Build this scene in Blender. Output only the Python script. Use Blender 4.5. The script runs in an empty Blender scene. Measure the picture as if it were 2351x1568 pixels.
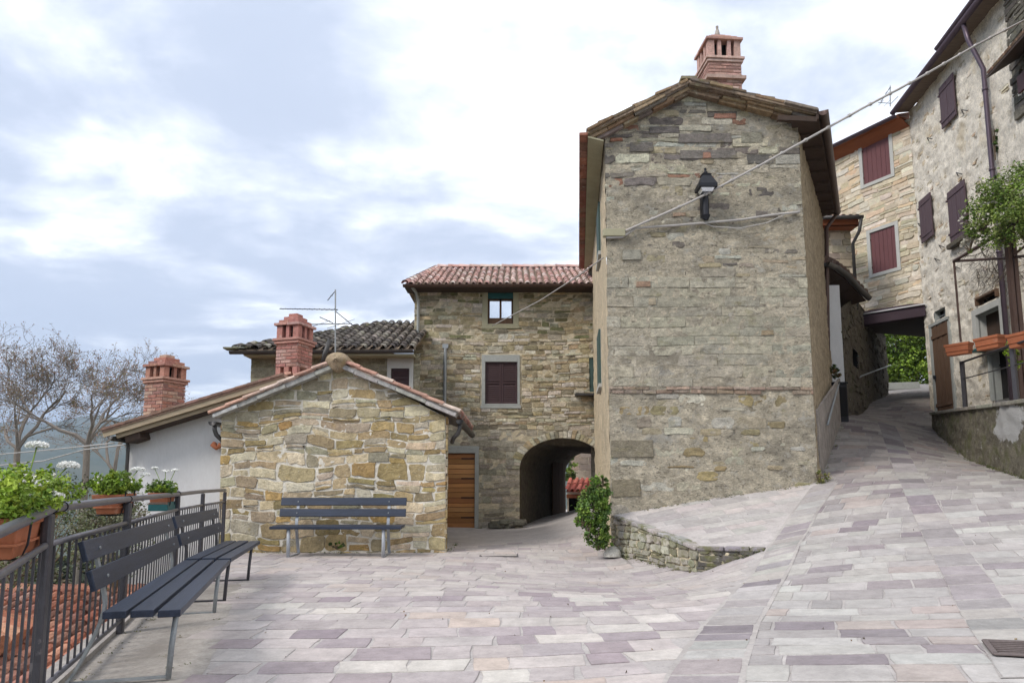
import bpy, math, random
import numpy as np
from mathutils import Vector, Matrix, noise
R = math.radians
SC = bpy.context.scene
COL = SC.collection
# ------------------------------------------------------------------ camera
F, CX, CY = 1567.0, 1175.5, 918.0        # 24 mm lens expressed on a 2351 px wide frame
EYE, PITCH = 1.25, R(6.8)
cd = bpy.data.cameras.new('camera')
cam = bpy.data.objects.new('camera', cd); COL.objects.link(cam)
cam.location = (0, 0, EYE); cam.rotation_euler = (R(90) + PITCH, 0, 0)
cd.sensor_width = 36; cd.lens = F / 2351 * 36; cd.shift_y = (CY - 784) / 2351
cd.clip_start = .05; cd.clip_end = 20000
SC.camera = cam
# ------------------------------------------------------------------ light
SC.view_settings.view_transform = 'Standard'; SC.view_settings.look = 'None'
SC.view_settings.gamma = 1; SC.view_settings.exposure = 1.12
SUN_EL, SUN_AZ = R(42), R(-124)           # azimuth measured from +Y towards +X: the sun is high, behind and left
W = bpy.data.worlds.new('World'); SC.world = W; W.use_nodes = True
def nodes_of(t): return t.nodes, t.links
wn, wl = nodes_of(W.node_tree); wn.clear()
def N(ns, kind, **kw):
    n = ns.new(kind)
    for k, v in kw.items():
        if k.startswith('_'): n.inputs[k[1:].replace('_', ' ')].default_value = v
        else: setattr(n, k, v)
    return n
sky = N(wn, 'ShaderNodeTexSky', sky_type='NISHITA', sun_disc=False, sun_elevation=SUN_EL, sun_rotation=SUN_AZ, altitude=400, dust_density=2.0)
tc = wn.new('ShaderNodeTexCoord'); sep = wn.new('ShaderNodeSeparateXYZ'); wl.new(tc.outputs['Generated'], sep.inputs[0])
def M(op, a, b=None, c=None, ns=wn, ln=wl, clamp=False):
    n = ns.new('ShaderNodeMath'); n.operation = op; n.use_clamp = clamp
    for i, x in enumerate((a, b, c)):
        if x is None: continue
        if isinstance(x, (int, float)): n.inputs[i].default_value = x
        else: ln.new(x, n.inputs[i])
    return n.outputs[0]
zz = M('ADD', M('MAXIMUM', sep.outputs[2], 0.0), 0.14)
px, py = M('DIVIDE', sep.outputs[0], zz), M('DIVIDE', sep.outputs[1], zz)
cmb = wn.new('ShaderNodeCombineXYZ'); wl.new(px, cmb.inputs[0]); wl.new(py, cmb.inputs[1])
def wnoise(scale, det, rough, dist, off):
    mp = wn.new('ShaderNodeMapping'); mp.inputs['Location'].default_value = off; mp.inputs['Scale'].default_value = (1, 1.25, 1)
    mp.inputs['Rotation'].default_value = (0, 0, R(-12))
    wl.new(cmb.outputs[0], mp.inputs[0])
    n = N(wn, 'ShaderNodeTexNoise', _Scale=scale, _Detail=det, _Roughness=rough, _Distortion=dist); wl.new(mp.outputs[0], n.inputs['Vector'])
    return n.outputs[0]
n1 = wnoise(1.25, 8, .56, .35, (3.4, 1.2, 0)); n2 = wnoise(.42, 3, .5, .1, (7.7, 5.1, 0)); n3 = wnoise(3.4, 9, .6, .3, (1, 2, 4))
dens = M('ADD', M('ADD', M('MULTIPLY', n1, 1.5), M('MULTIPLY', n2, .5)), M('MULTIPLY', n3, .5))
# thicker, brighter cloud to the right and straight ahead above
dens = M('ADD', M('SUBTRACT', dens, .662), M('MULTIPLY', M('ADD', sep.outputs[0], .13), .33))
dens = M('SUBTRACT', dens, M('MULTIPLY', M('POWER', M('SUBTRACT', 1.0, M('MAXIMUM', sep.outputs[2], 0.0)), 5.0), .05))
rmp = wn.new('ShaderNodeValToRGB'); wl.new(dens, rmp.inputs[0])
cr = rmp.color_ramp; cr.interpolation = 'B_SPLINE'
cr.elements[0].position = .42; cr.elements[0].color = (.35, .39, .475, 1)
e = cr.elements.new(.52); e.color = (.44, .475, .555, 1)
e = cr.elements.new(.60); e.color = (.54, .57, .63, 1)
e = cr.elements.new(.68); e.color = (.69, .72, .77, 1)
cr.elements[-1].position = .78; cr.elements[-1].color = (.98, .98, .985, 1)
sc = wn.new('ShaderNodeVectorMath'); sc.operation = 'SCALE'; sc.inputs[3].default_value = 10.6; wl.new(rmp.outputs[0], sc.inputs[0])
mx = N(wn, 'ShaderNodeMix', data_type='RGBA'); mx.inputs[0].default_value = .93
wl.new(sky.outputs[0], mx.inputs[6]); wl.new(sc.outputs[0], mx.inputs[7])
bg = N(wn, 'ShaderNodeBackground', _Strength=.088); wl.new(mx.outputs[2], bg.inputs[0])
wo = wn.new('ShaderNodeOutputWorld'); wl.new(bg.outputs[0], wo.inputs[0])
sl = bpy.data.lights.new('sun', 'SUN'); sl.energy = 1.5; sl.angle = R(16); sl.color = (1, .95, .89)
so = bpy.data.objects.new('sun', sl); COL.objects.link(so)
sd = Vector((math.sin(SUN_AZ) * math.cos(SUN_EL), math.cos(SUN_AZ) * math.cos(SUN_EL), math.sin(SUN_EL)))
so.rotation_euler = sd.to_track_quat('Z', 'Y').to_euler(); so.location = sd * 60

HAZE = 0.0002
# ------------------------------------------------------------------ geometry from the photograph's rays
CP, SP = math.cos(PITCH), math.sin(PITCH)
def ray(u, v):
    x, y = (u - CX) / F, -(v - CY) / F
    return Vector((x, CP - y * SP, SP + y * CP))
def at(u, v, Y):
    r = ray(u, v); return Vector((0, 0, EYE)) + r * (Y / r.y)
# ------------------------------------------------------------------ mesh builder
class MB:
    def __init__(s): s.v, s.f, s.c, s.col = [], [], [], (.24, .18, .13)
    def pt(s, p, c=None):
        s.v.append(tuple(p)); s.c.append(tuple(c or s.col)); return len(s.v) - 1
    def face(s, ps, c=None):
        s.f.append([s.pt(p, c) for p in ps])
    def box(s, c, size, rz=0, ax=None, col=None):
        if ax is None:
            ax = (Vector((math.cos(rz), math.sin(rz), 0)), Vector((-math.sin(rz), math.cos(rz), 0)), Vector((0, 0, 1)))
        c = Vector(c); h = [a * (d / 2) for a, d in zip(ax, size)]
        i = [s.pt(c + h[0] * x + h[1] * y + h[2] * z, col) for z in (-1, 1) for y in (-1, 1) for x in (-1, 1)]
        for q in ((0, 2, 3, 1), (4, 5, 7, 6), (0, 1, 5, 4), (2, 6, 7, 3), (0, 4, 6, 2), (1, 3, 7, 5)): s.f.append([i[k] for k in q])
    def bar(s, a, b, w, h, up=(0, 0, 1), col=None):
        a, b = Vector(a), Vector(b); d = b - a; L = d.length; d.normalize()
        x = d.cross(Vector(up)).normalized(); z = x.cross(d)
        s.box((a + b) / 2, (L, w, h), ax=(d, x, z), col=col)
    def tube(s, path, r, n=8, col=None, cap=True):
        path = [Vector(p) for p in path]
        rs = list(r) if hasattr(r, '__len__') else [r] * len(path)
        rings = []; ref = None
        for i, p in enumerate(path):
            d = (path[min(i + 1, len(path) - 1)] - path[max(i - 1, 0)]).normalized()
            if ref is None: ref = d.orthogonal().normalized()
            x = (ref - d * ref.dot(d)); x = x.normalized() if x.length > 1e-5 else d.orthogonal().normalized()
            ref = x; y = d.cross(x)
            rings.append([s.pt(p + (x * math.cos(a) + y * math.sin(a)) * rs[i], col) for a in [2 * math.pi * k / n for k in range(n)]])
        for a, b in zip(rings, rings[1:]):
            for k in range(n): s.f.append([a[k], a[(k + 1) % n], b[(k + 1) % n], b[k]])
        if cap: s.f.append(rings[0][::-1]); s.f.append(rings[-1])
    def prism(s, poly, off, col=None):
        """poly: list of 3-D points, extruded by vector off"""
        off = Vector(off); a = [s.pt(p, col) for p in poly]; b = [s.pt(Vector(p) + off, col) for p in poly]
        n = len(poly); s.f.append(a[::-1]); s.f.append(b)
        for k in range(n): s.f.append([a[k], a[(k + 1) % n], b[(k + 1) % n], b[k]])
    def build(s, name, mat, parent=None, smooth=False, bev=0, world=True):
        me = bpy.data.meshes.new(name)
        off = Vector((0, 0, 0))
        if parent is not None and world:
            q = parent
            while q is not None: off += q.location; q = q.parent
        vs = [(x - off.x, y - off.y, z - off.z) for x, y, z in s.v] if off.length else s.v
        me.from_pydata(vs, [], s.f)
        at_ = me.color_attributes.new('Col', 'FLOAT_COLOR', 'POINT')
        arr = np.ones((len(s.v), 4), np.float32)
        if s.c: arr[:, :3] = np.array(s.c, np.float32)
        at_.data.foreach_set('color', arr.ravel())
        if smooth: me.polygons.foreach_set('use_smooth', [True] * len(me.polygons))
        me.update()
        o = bpy.data.objects.new(name, me); COL.objects.link(o); me.materials.append(mat)
        if parent is not None: o.parent = parent
        if bev:
            b = o.modifiers.new('bevel', 'BEVEL'); b.width = bev; b.segments = 2; b.limit_method = 'ANGLE'
        return o
def thing(name, label, cat, loc=(0, 0, 0), group=None):
    o = bpy.data.objects.new(name, None); COL.objects.link(o); o.location = loc; o.empty_display_size = .2
    return tag(o, label, cat, group)
def tag(o, label, cat, group=None):
    o['label'] = label; o['category'] = cat
    if group: o['group'] = group
    return o
def struct(o, kind='structure'): o['kind'] = kind; return o
# ------------------------------------------------------------------ materials
def mat(name, base=(.5, .5, .5), rough=.85, metal=0, attr=False, var=.25, vscale=3, fine=.15, fscale=40, bump=.3, bscale=25, bdist=.01,
        spots=None, mott=None, obj=False, stretch=(1, 1, 1), spec=.3, emit=None, trans=0, bs2=0, tint=None):
    m = bpy.data.materials.new(name); m.use_nodes = True
    ns, ln = m.node_tree.nodes, m.node_tree.links; ns.clear()
    out = ns.new('ShaderNodeOutputMaterial'); b = ns.new('ShaderNodeBsdfPrincipled'); ln.new(b.outputs[0], out.inputs[0])
    b.inputs['Roughness'].default_value = rough; b.inputs['Metallic'].default_value = metal; b.inputs['Specular IOR Level'].default_value = spec
    if obj: c = ns.new('ShaderNodeTexCoord').outputs['Object']
    else: c = ns.new('ShaderNodeNewGeometry').outputs['Position']
    mp = ns.new('ShaderNodeMapping'); mp.inputs['Scale'].default_value = stretch; ln.new(c, mp.inputs[0]); c = mp.outputs[0]
    def nz(sc, det=5, ro=.6):
        n = N(ns, 'ShaderNodeTexNoise', _Scale=sc, _Detail=det, _Roughness=ro); ln.new(c, n.inputs['Vector']); return n.outputs[0]
    def m_(op, a, b2=None, c2=None): return M(op, a, b2, c2, ns=ns, ln=ln)
    if attr: col = N(ns, 'ShaderNodeAttribute', attribute_name='Col').outputs['Color']
    else:
        rg = ns.new('ShaderNodeRGB'); rg.outputs[0].default_value = (*base, 1); col = rg.outputs[0]
    if var or fine:
        f = m_('ADD', 1.0, m_('ADD', m_('MULTIPLY', m_('SUBTRACT', nz(vscale), .5), var * 4), m_('MULTIPLY', m_('SUBTRACT', nz(fscale, 3), .5), fine * 4)))
        f = m_('MAXIMUM', f, .25)
        vm = ns.new('ShaderNodeVectorMath'); vm.operation = 'SCALE'; ln.new(col, vm.inputs[0]); ln.new(f, vm.inputs[3]); col = vm.outputs[0]
    if mott:
        r = ns.new('ShaderNodeMapRange'); r.inputs[1].default_value = .36; r.inputs[2].default_value = .64; r.inputs[3].default_value = 1 - mott[1]; r.inputs[4].default_value = 1 + mott[1] * .8
        n = N(ns, 'ShaderNodeTexNoise', _Scale=mott[0], _Detail=12, _Roughness=.82); ln.new(c, n.inputs['Vector']); ln.new(n.outputs[0], r.inputs[0])
        vm = ns.new('ShaderNodeVectorMath'); vm.operation = 'SCALE'; ln.new(col, vm.inputs[0]); ln.new(r.outputs[0], vm.inputs[3]); col = vm.outputs[0]
    for (sc, lo, hi, rgb, amt) in (spots or ()):
        r = ns.new('ShaderNodeMapRange'); r.inputs[1].default_value = lo; r.inputs[2].default_value = hi; r.inputs[4].default_value = amt
        n = N(ns, 'ShaderNodeTexNoise', _Scale=sc, _Detail=6, _Roughness=.65); ln.new(c, n.inputs['Vector']); ln.new(n.outputs[0], r.inputs[0])
        mm = N(ns, 'ShaderNodeMix', data_type='RGBA'); ln.new(r.outputs[0], mm.inputs[0]); ln.new(col, mm.inputs[6]); mm.inputs[7].default_value = (*rgb, 1); col = mm.outputs[2]
    ln.new(col, b.inputs['Base Color'])
    if bump:
        bp = N(ns, 'ShaderNodeBump', _Strength=bump, _Distance=bdist)
        h = nz(bscale, 8, .65)
        if bs2: h = m_('ADD', h, m_('MULTIPLY', nz(bs2, 4), 1.5))
        ln.new(h, bp.inputs['Height']); ln.new(bp.outputs[0], b.inputs['Normal'])
    if trans: b.inputs['Transmission Weight'].default_value = trans
    if emit: b.inputs['Emission Color'].default_value = (*emit[0], 1); b.inputs['Emission Strength'].default_value = emit[1]
    return m
moss = (14, .60, .72, (.13, .15, .03), .55)
white_lichen = (22, .63, .70, (.62, .60, .54), .7)
dark_dirt = (2.2, .52, .75, (.10, .09, .07), .45)
ochre = (4.5, .58, .72, (.34, .22, .07), .5)
MT = dict(
    hut_stone=mat('hut_stone', attr=True, mott=(8, .35), rough=.92, var=.16, vscale=7, fine=.16, fscale=55, bump=.9, bscale=22, bdist=.03, spots=[ochre, (9, .60, .72, (.16, .16, .05), .5), white_lichen]),
    hut_mortar=mat('hut_mortar', (.62, .58, .50), mott=(9, .25), rough=.95, var=.14, vscale=4, fine=.12, fscale=60, bump=.6, bscale=40, bdist=.015, spots=[(3.2, .60, .74, (.34, .30, .22), .7), (1.3, .64, .76, (.22, .21, .12), .5)]),
    stone=mat('stone', attr=True, mott=(6, .42), rough=.93, var=.2, vscale=5, fine=.24, fscale=38, bump=.95, bscale=16, bdist=.04, bs2=50, spots=[(2.6, .58, .72, (.26, .23, .09), .5), (11, .60, .68, (.15, .135, .11), .55), (26, .64, .70, (.62, .59, .52), .7)], stretch=(1, 1, 1.6)),
    mid_mortar=mat('mid_mortar', (.52, .45, .32), mott=(6, .4), rough=.95, var=.16, vscale=3, fine=.15, bump=.8, bscale=30, bdist=.02, spots=[(1.6, .55, .7, (.47, .43, .345), .7), (4, .6, .7, (.2, .18, .12), .6)], stretch=(1, 1, 2)),
    tower_mortar=mat('tower_mortar', (.585, .52, .40), mott=(5, .48), rough=.95, var=.2, vscale=2.6, fine=.26, fscale=30, bump=1, bscale=14, bdist=.055, bs2=45,
                     spots=[(1.1, .52, .64, (.31, .28, .225), .75), (4.1, .56, .66, (.60, .575, .51), .7), (2.3, .62, .74, (.42, .34, .18), .45), (13, .58, .66, (.12, .11, .09), .7), (.8, .58, .68, (.38, .395, .40), .5), (24, .64, .70, (.66, .63, .57), .7)], stretch=(1, 1, 1.5)),
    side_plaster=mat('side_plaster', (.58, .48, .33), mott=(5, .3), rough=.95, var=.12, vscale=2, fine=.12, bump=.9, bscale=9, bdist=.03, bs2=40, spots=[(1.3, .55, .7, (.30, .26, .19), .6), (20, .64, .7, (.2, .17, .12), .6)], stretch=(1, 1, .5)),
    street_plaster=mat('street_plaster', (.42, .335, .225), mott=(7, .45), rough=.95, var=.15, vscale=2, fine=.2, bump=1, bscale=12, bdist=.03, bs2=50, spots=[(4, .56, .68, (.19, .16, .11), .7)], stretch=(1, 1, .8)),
    white_plaster=mat('white_plaster', (.58, .58, .58), rough=.9, mott=(3, .07), var=.06, vscale=1.2, fine=.03, bump=.2, bscale=30, spots=[(2.4, .60, .78, (.40, .385, .36), .5), (9, .66, .72, (.34, .32, .30), .5)], stretch=(1, 1, .35)),
    facade_plaster=mat('facade_plaster', (.82, .755, .64), mott=(7, .28), rough=.95, var=.10, vscale=1.5, fine=.13, fscale=28, bump=.9, bscale=14, bdist=.03, bs2=60,
                       spots=[(1.0, .56, .68, (.56, .46, .30), .7), (2.2, .66, .76, (.5, .43, .33), .5), (16, .66, .70, (.14, .12, .09), .75), (3, .60, .68, (.74, .70, .62), .5)], stretch=(1, 1, .8)),
    mossy_wall=mat('mossy_wall', (.20, .18, .135), mott=(8, .5), rough=.9, var=.25, vscale=3, fine=.3, bump=.9, bscale=14, bdist=.04, bs2=50, spots=[(3, .50, .64, (.11, .12, .045), .75), (7, .62, .68, (.46, .45, .41), .7), (35, .62, .68, (.42, .41, .36), .6)]),
    pale_stone=mat('pale_stone', attr=True, mott=(6, .25), rough=.93, var=.12, vscale=5, fine=.12, bump=.7, bscale=14, bdist=.02, spots=[(3, .62, .74, (.27, .24, .10), .4), (2, .60, .7, (.47, .31, .14), .25)], stretch=(1, 1, 2)),
    pale_mortar=mat('pale_mortar', (.58, .50, .385), rough=.95, var=.15, vscale=3, bump=.8, bscale=20, bdist=.02, spots=[(4, .58, .7, (.30, .25, .17), .6)]),
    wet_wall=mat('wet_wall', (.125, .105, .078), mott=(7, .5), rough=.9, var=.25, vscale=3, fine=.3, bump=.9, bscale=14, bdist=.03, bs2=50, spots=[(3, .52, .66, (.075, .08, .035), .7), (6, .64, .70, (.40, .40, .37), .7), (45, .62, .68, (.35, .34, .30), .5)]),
    moss_stone=mat('moss_stone', attr=True, rough=.95, var=.2, vscale=5, fine=.25, bump=.8, bscale=20, bdist=.02, spots=[(6, .48, .62, (.13, .13, .045), .75), (18, .62, .70, (.5, .48, .42), .6)]),
    paver=mat('paver', attr=True, mott=(5, .2), rough=.86, var=.11, vscale=2, fine=.07, fscale=60, bump=.5, bscale=18, bdist=.014, spots=[(1.2, .55, .70, (.30, .275, .265), .4), (9, .64, .72, (.46, .42, .40), .35), (30, .70, .74, (.13, .12, .10), .5)], spec=.22),
    joint=mat('joint', attr=True, rough=.92, mott=(5, .2), var=.10, vscale=1.6, fine=.08, bump=.4, bscale=30, spots=[(2.5, .54, .70, (.27, .245, .23), .7), (8, .62, .70, (.16, .15, .11), .6)]),
    cement=mat('cement', (.36, .33, .30), mott=(6, .25), rough=.95, var=.14, vscale=1.1, fine=.12, bump=.5, bscale=22, spots=[(1.6, .54, .66, (.25, .225, .20), .7), (5, .62, .7, (.47, .45, .42), .5), (30, .66, .70, (.10, .09, .08), .6)]),
    tile=mat('tile', attr=True, rough=.9, var=.2, vscale=5, fine=.16, mott=(7, .3), bump=.4, bscale=30, spots=[(8, .60, .70, (.40, .36, .32), .55), (5, .62, .72, (.12, .10, .08), .5)]),
    slab=mat('slab', attr=True, mott=(9, .4), rough=.92, var=.2, vscale=6, fine=.15, bump=.6, bscale=20, spots=[(12, .60, .70, (.42, .41, .37), .5), (3, .60, .7, (.17, .17, .08), .5)]),
    brick=mat('brick', attr=True, rough=.9, var=.16, vscale=7, fine=.16, mott=(9, .3), bump=.6, bscale=40, spots=[(12, .60, .70, (.52, .44, .38), .6), (4, .58, .70, (.16, .10, .08), .5)]),
    brick_mortar=mat('brick_mortar', (.56, .44, .37), rough=.95, var=.12, bump=.4),
    dark_metal=mat('dark_metal', (.062, .060, .068), rough=.5, metal=.35, var=.12, vscale=5, fine=.08, bump=.12, bscale=60, obj=True, spots=[(9, .64, .70, (.24, .22, .22), .5)], spec=.4),
    black_metal=mat('black_metal', (.022, .023, .028), rough=.45, metal=.3, var=.1, fine=.05, bump=.1, obj=True),
    rail_metal=mat('rail_metal', (.15, .145, .16), rough=.38, metal=.5, var=.15, vscale=6, fine=.1, bump=.1, bscale=60, obj=True, spots=[(12, .62, .70, (.30, .27, .27), .5)], spec=.5),
    galv=mat('galv', (.30, .32, .33), rough=.55, metal=.5, var=.16, vscale=6, fine=.12, bump=.15, obj=True, spots=[(10, .60, .70, (.22, .16, .12), .4)]),
    bench_paint=mat('bench_paint', (.022, .030, .052), rough=.42, mott=(5, .35), var=.2, vscale=4, fine=.2, fscale=50, bump=.5, bscale=16, bdist=.006, obj=True, stretch=(.35, 6, 3), spots=[(14, .70, .735, (.34, .35, .36), .7)], spec=.4),
    gutter=mat('gutter', (.10, .065, .055), rough=.5, metal=.4, var=.15, fine=.08, bump=.1),
    purple_metal=mat('purple_metal', (.10, .075, .095), rough=.4, metal=.4, var=.12, fine=.06, bump=.08),
    pale_metal=mat('pale_metal', (.36, .38, .41), rough=.5, metal=.2, var=.15, fine=.1, bump=.1, obj=True),
    iron=mat('iron', (.13, .105, .10), rough=.85, var=.2, bump=.2),
    foot_render=mat('foot_render', (.30, .265, .235), mott=(4, .25), rough=.95, var=.15, vscale=2, bump=.5, bscale=14, bdist=.02),
    soffit_wood=mat('soffit_wood', (.17, .13, .10), rough=.8, var=.2, fine=.12, bump=.3, stretch=(1, 6, 1)),
    awning=mat('awning', (.045, .028, .036), rough=.8, var=.1, bump=.1),
    zinc=mat('zinc', (.075, .072, .07), rough=.5, metal=.5, var=.15, fine=.08, bump=.1),
    rust_wood=mat('rust_wood', (.26, .085, .035), rough=.75, var=.15, fine=.1, bump=.2, stretch=(1, 1, 6)),
    dark_wood=mat('dark_wood', (.055, .035, .025), rough=.7, var=.2, fine=.12, bump=.3, stretch=(6, 6, 1)),
    old_wood=mat('old_wood', (.115, .068, .042), rough=.85, var=.25, vscale=4, fine=.2, bump=.5, stretch=(9, 9, .7)),
    cream_wood=mat('cream_wood', (.36, .29, .20), rough=.8, var=.2, fine=.12, bump=.3, stretch=(.8, 2, 8)),
    door_wood=mat('door_wood', attr=True, rough=.6, var=.18, vscale=3, fine=.1, bump=.25, stretch=(1, 1, 12)),
    shutter_brown=mat('shutter_brown', (.052, .027, .028), rough=.6, var=.12, fine=.06, bump=.15),
    shutter_red=mat('shutter_red', (.125, .048, .050), rough=.6, var=.10, vscale=4, fine=.06, bump=.2, stretch=(6, 6, .6)),
    shutter_purple=mat('shutter_purple', (.082, .052, .060), rough=.62, var=.14, vscale=4, fine=.08, bump=.25, stretch=(6, 6, .6)),
    shutter_green=mat('shutter_green', (.05, .085, .075), rough=.7, var=.15, fine=.1, bump=.2),
    teal=mat('teal', (.02, .10, .105), rough=.5, var=.1, bump=.1),
    grey_stone=mat('grey_stone', (.315, .325, .305), rough=.85, var=.12, vscale=4, fine=.1, bump=.35, spots=[(5, .62, .72, (.20, .19, .16), .5)]),
    pale_frame=mat('pale_frame', (.43, .43, .40), rough=.85, var=.08, fine=.08, bump=.3),
    sand_frame=mat('sand_frame', (.33, .31, .21), rough=.85, var=.12, fine=.1, bump=.35),
    glass=mat('glass', (.72, .76, .82), rough=.04, var=0, fine=0, bump=0, metal=.85, spec=.8),
    dark=mat('dark', (.012, .011, .011), rough=.9, var=.1, fine=0, bump=0),
    cable=mat('cable', (.40, .38, .36), rough=.6, var=.15, vscale=8, fine=.1, bump=0),
    dark_cable=mat('dark_cable', (.09, .09, .1), rough=.6, var=.1, fine=0, bump=0),
    terracotta=mat('terracotta', (.36, .125, .06), rough=.75, var=.14, vscale=4, fine=.08, bump=.15, spots=[(6, .62, .74, (.45, .30, .22), .4)]),
    soil=mat('soil', (.07, .045, .03), rough=1, var=.2, bump=.6, bscale=60),
    bark=mat('bark', (.21, .18, .15), rough=.95, var=.2, vscale=4, fine=.2, bump=.6, stretch=(1, 1, .3)),
    twig=mat('twig', attr=True, rough=.9, var=.1, fine=0, bump=0),
    leaf=mat('leaf', attr=True, rough=.6, var=.10, fine=0, bump=0, spec=.3),
    petal=mat('petal', attr=True, rough=.7, var=.04, fine=0, bump=0),
    grass=mat('grass', (.05, .062, .035), rough=.95, var=.22, vscale=.35, fine=.2, fscale=5, bump=.3, bscale=3, spots=[(.02, .45, .60, (.03, .045, .025), .8), (.005, .48, .56, (.075, .08, .05), .6)]),
)
rnd = random.Random(7)
def jit(c, a, r=rnd):
    k = 1 + r.uniform(-a, a); return tuple(max(0, x * k * (1 + r.uniform(-a, a) * .25)) for x in c)
def fbm(x, y, z=0, o=4): return noise.fractal(Vector((x, y, z)), .8, 2.0, o)
# ------------------------------------------------------------------ wall planes: s runs along the wall, t is world height, d stands proud
class Wall:
    def __init__(w, A, B, batter=0, flip=False):
        w.A = Vector((A[0], A[1], 0)); B = Vector((B[0], B[1], 0)); w.L = (B - w.A).length; w.S = (B - w.A).normalized()
        n = Vector((w.S.y, -w.S.x, 0)); w.N = -n if flip else n; w.b = batter
    def p(w, s, t, d=0): return w.A + w.S * s + Vector((0, 0, t)) + w.N * (d - w.b * t)
    def st(w, u, v):
        r = ray(u, v); n = w.N + Vector((0, 0, w.b)); k = (w.A - Vector((0, 0, EYE))).dot(n) / r.dot(n)
        # plane: (P-A).N = -b*z  ->  (P-A).(N + b*z) = 0 with A.z = 0
        P = Vector((0, 0, EYE)) + r * k
        return ((P - w.A).dot(w.S), P.z)
    def rect(w, u0, v0, u1, v1):
        a = [w.st(u, v) for u, v in ((u0, v0), (u1, v0), (u1, v1), (u0, v1))]
        s = sorted(x[0] for x in a); t = sorted(x[1] for x in a)
        return ((s[0] + s[1]) / 2, (s[2] + s[3]) / 2, (t[0] + t[1]) / 2, (t[2] + t[3]) / 2)
    def quad(w, pts):
        a = [w.st(*p) for p in pts]; s = sorted(x[0] for x in a); t = sorted(x[1] for x in a)
        return ((s[0] + s[1]) / 2, (s[2] + s[3]) / 2, (t[0] + t[1]) / 2, (t[2] + t[3]) / 2)
    def box(w, mb, s0, s1, t0, t1, d0, d1, col=None):
        mb.prism([w.p(s0, t0, d0), w.p(s1, t0, d0), w.p(s1, t1, d0), w.p(s0, t1, d0)], w.N * (d1 - d0), col)
def clip(poly, a, b, c):
    """keep points with a*x+b*y<=c"""
    out = []; n = len(poly)
    for i in range(n):
        p, q = poly[i], poly[(i + 1) % n]; dp, dq = a * p[0] + b * p[1] - c, a * q[0] + b * q[1] - c
        if dp <= 0: out.append(p)
        if dp * dq < 0:
            k = dp / (dp - dq); out.append((p[0] + (q[0] - p[0]) * k, p[1] + (q[1] - p[1]) * k))
    return out
def area(p): return abs(sum(p[i][0] * p[(i + 1) % len(p)][1] - p[(i + 1) % len(p)][0] * p[i][1] for i in range(len(p)))) / 2 if len(p) > 2 else 0
def ccw(o):
    return o if sum(o[i][0] * o[(i + 1) % len(o)][1] - o[(i + 1) % len(o)][0] * o[i][1] for i in range(len(o))) > 0 else o[::-1]
def planes(o):
    o = ccw(o); r = []
    for i in range(len(o)):
        (x0, y0), (x1, y1) = o[i], o[(i + 1) % len(o)]; a, b = (y1 - y0), -(x1 - x0); L = math.hypot(a, b); r.append((a / L, b / L, (a * x0 + b * y0) / L))
    return r
def stone(mb, pt, poly, prot, col, bev=.012, back=-.03):
    n = len(poly)
    if n < 3: return
    cx, cy = sum(p[0] for p in poly) / n, sum(p[1] for p in poly) / n
    c2 = tuple(x * .93 for x in col)
    R0 = [mb.pt(pt(x, y, back), c2) for x, y in poly]; R1 = [mb.pt(pt(x, y, prot * .45), c2) for x, y in poly]; R2 = []
    for x, y in poly:
        L = math.hypot(x - cx, y - cy) or 1; k = max(0, 1 - bev / L); R2.append(mb.pt(pt(cx + (x - cx) * k, cy + (y - cy) * k, prot), col))
    for A, B in ((R0, R1), (R1, R2)):
        for k in range(n): mb.f.append([A[k], A[(k + 1) % n], B[(k + 1) % n], B[k]])
    mb.f.append(R2)
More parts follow.
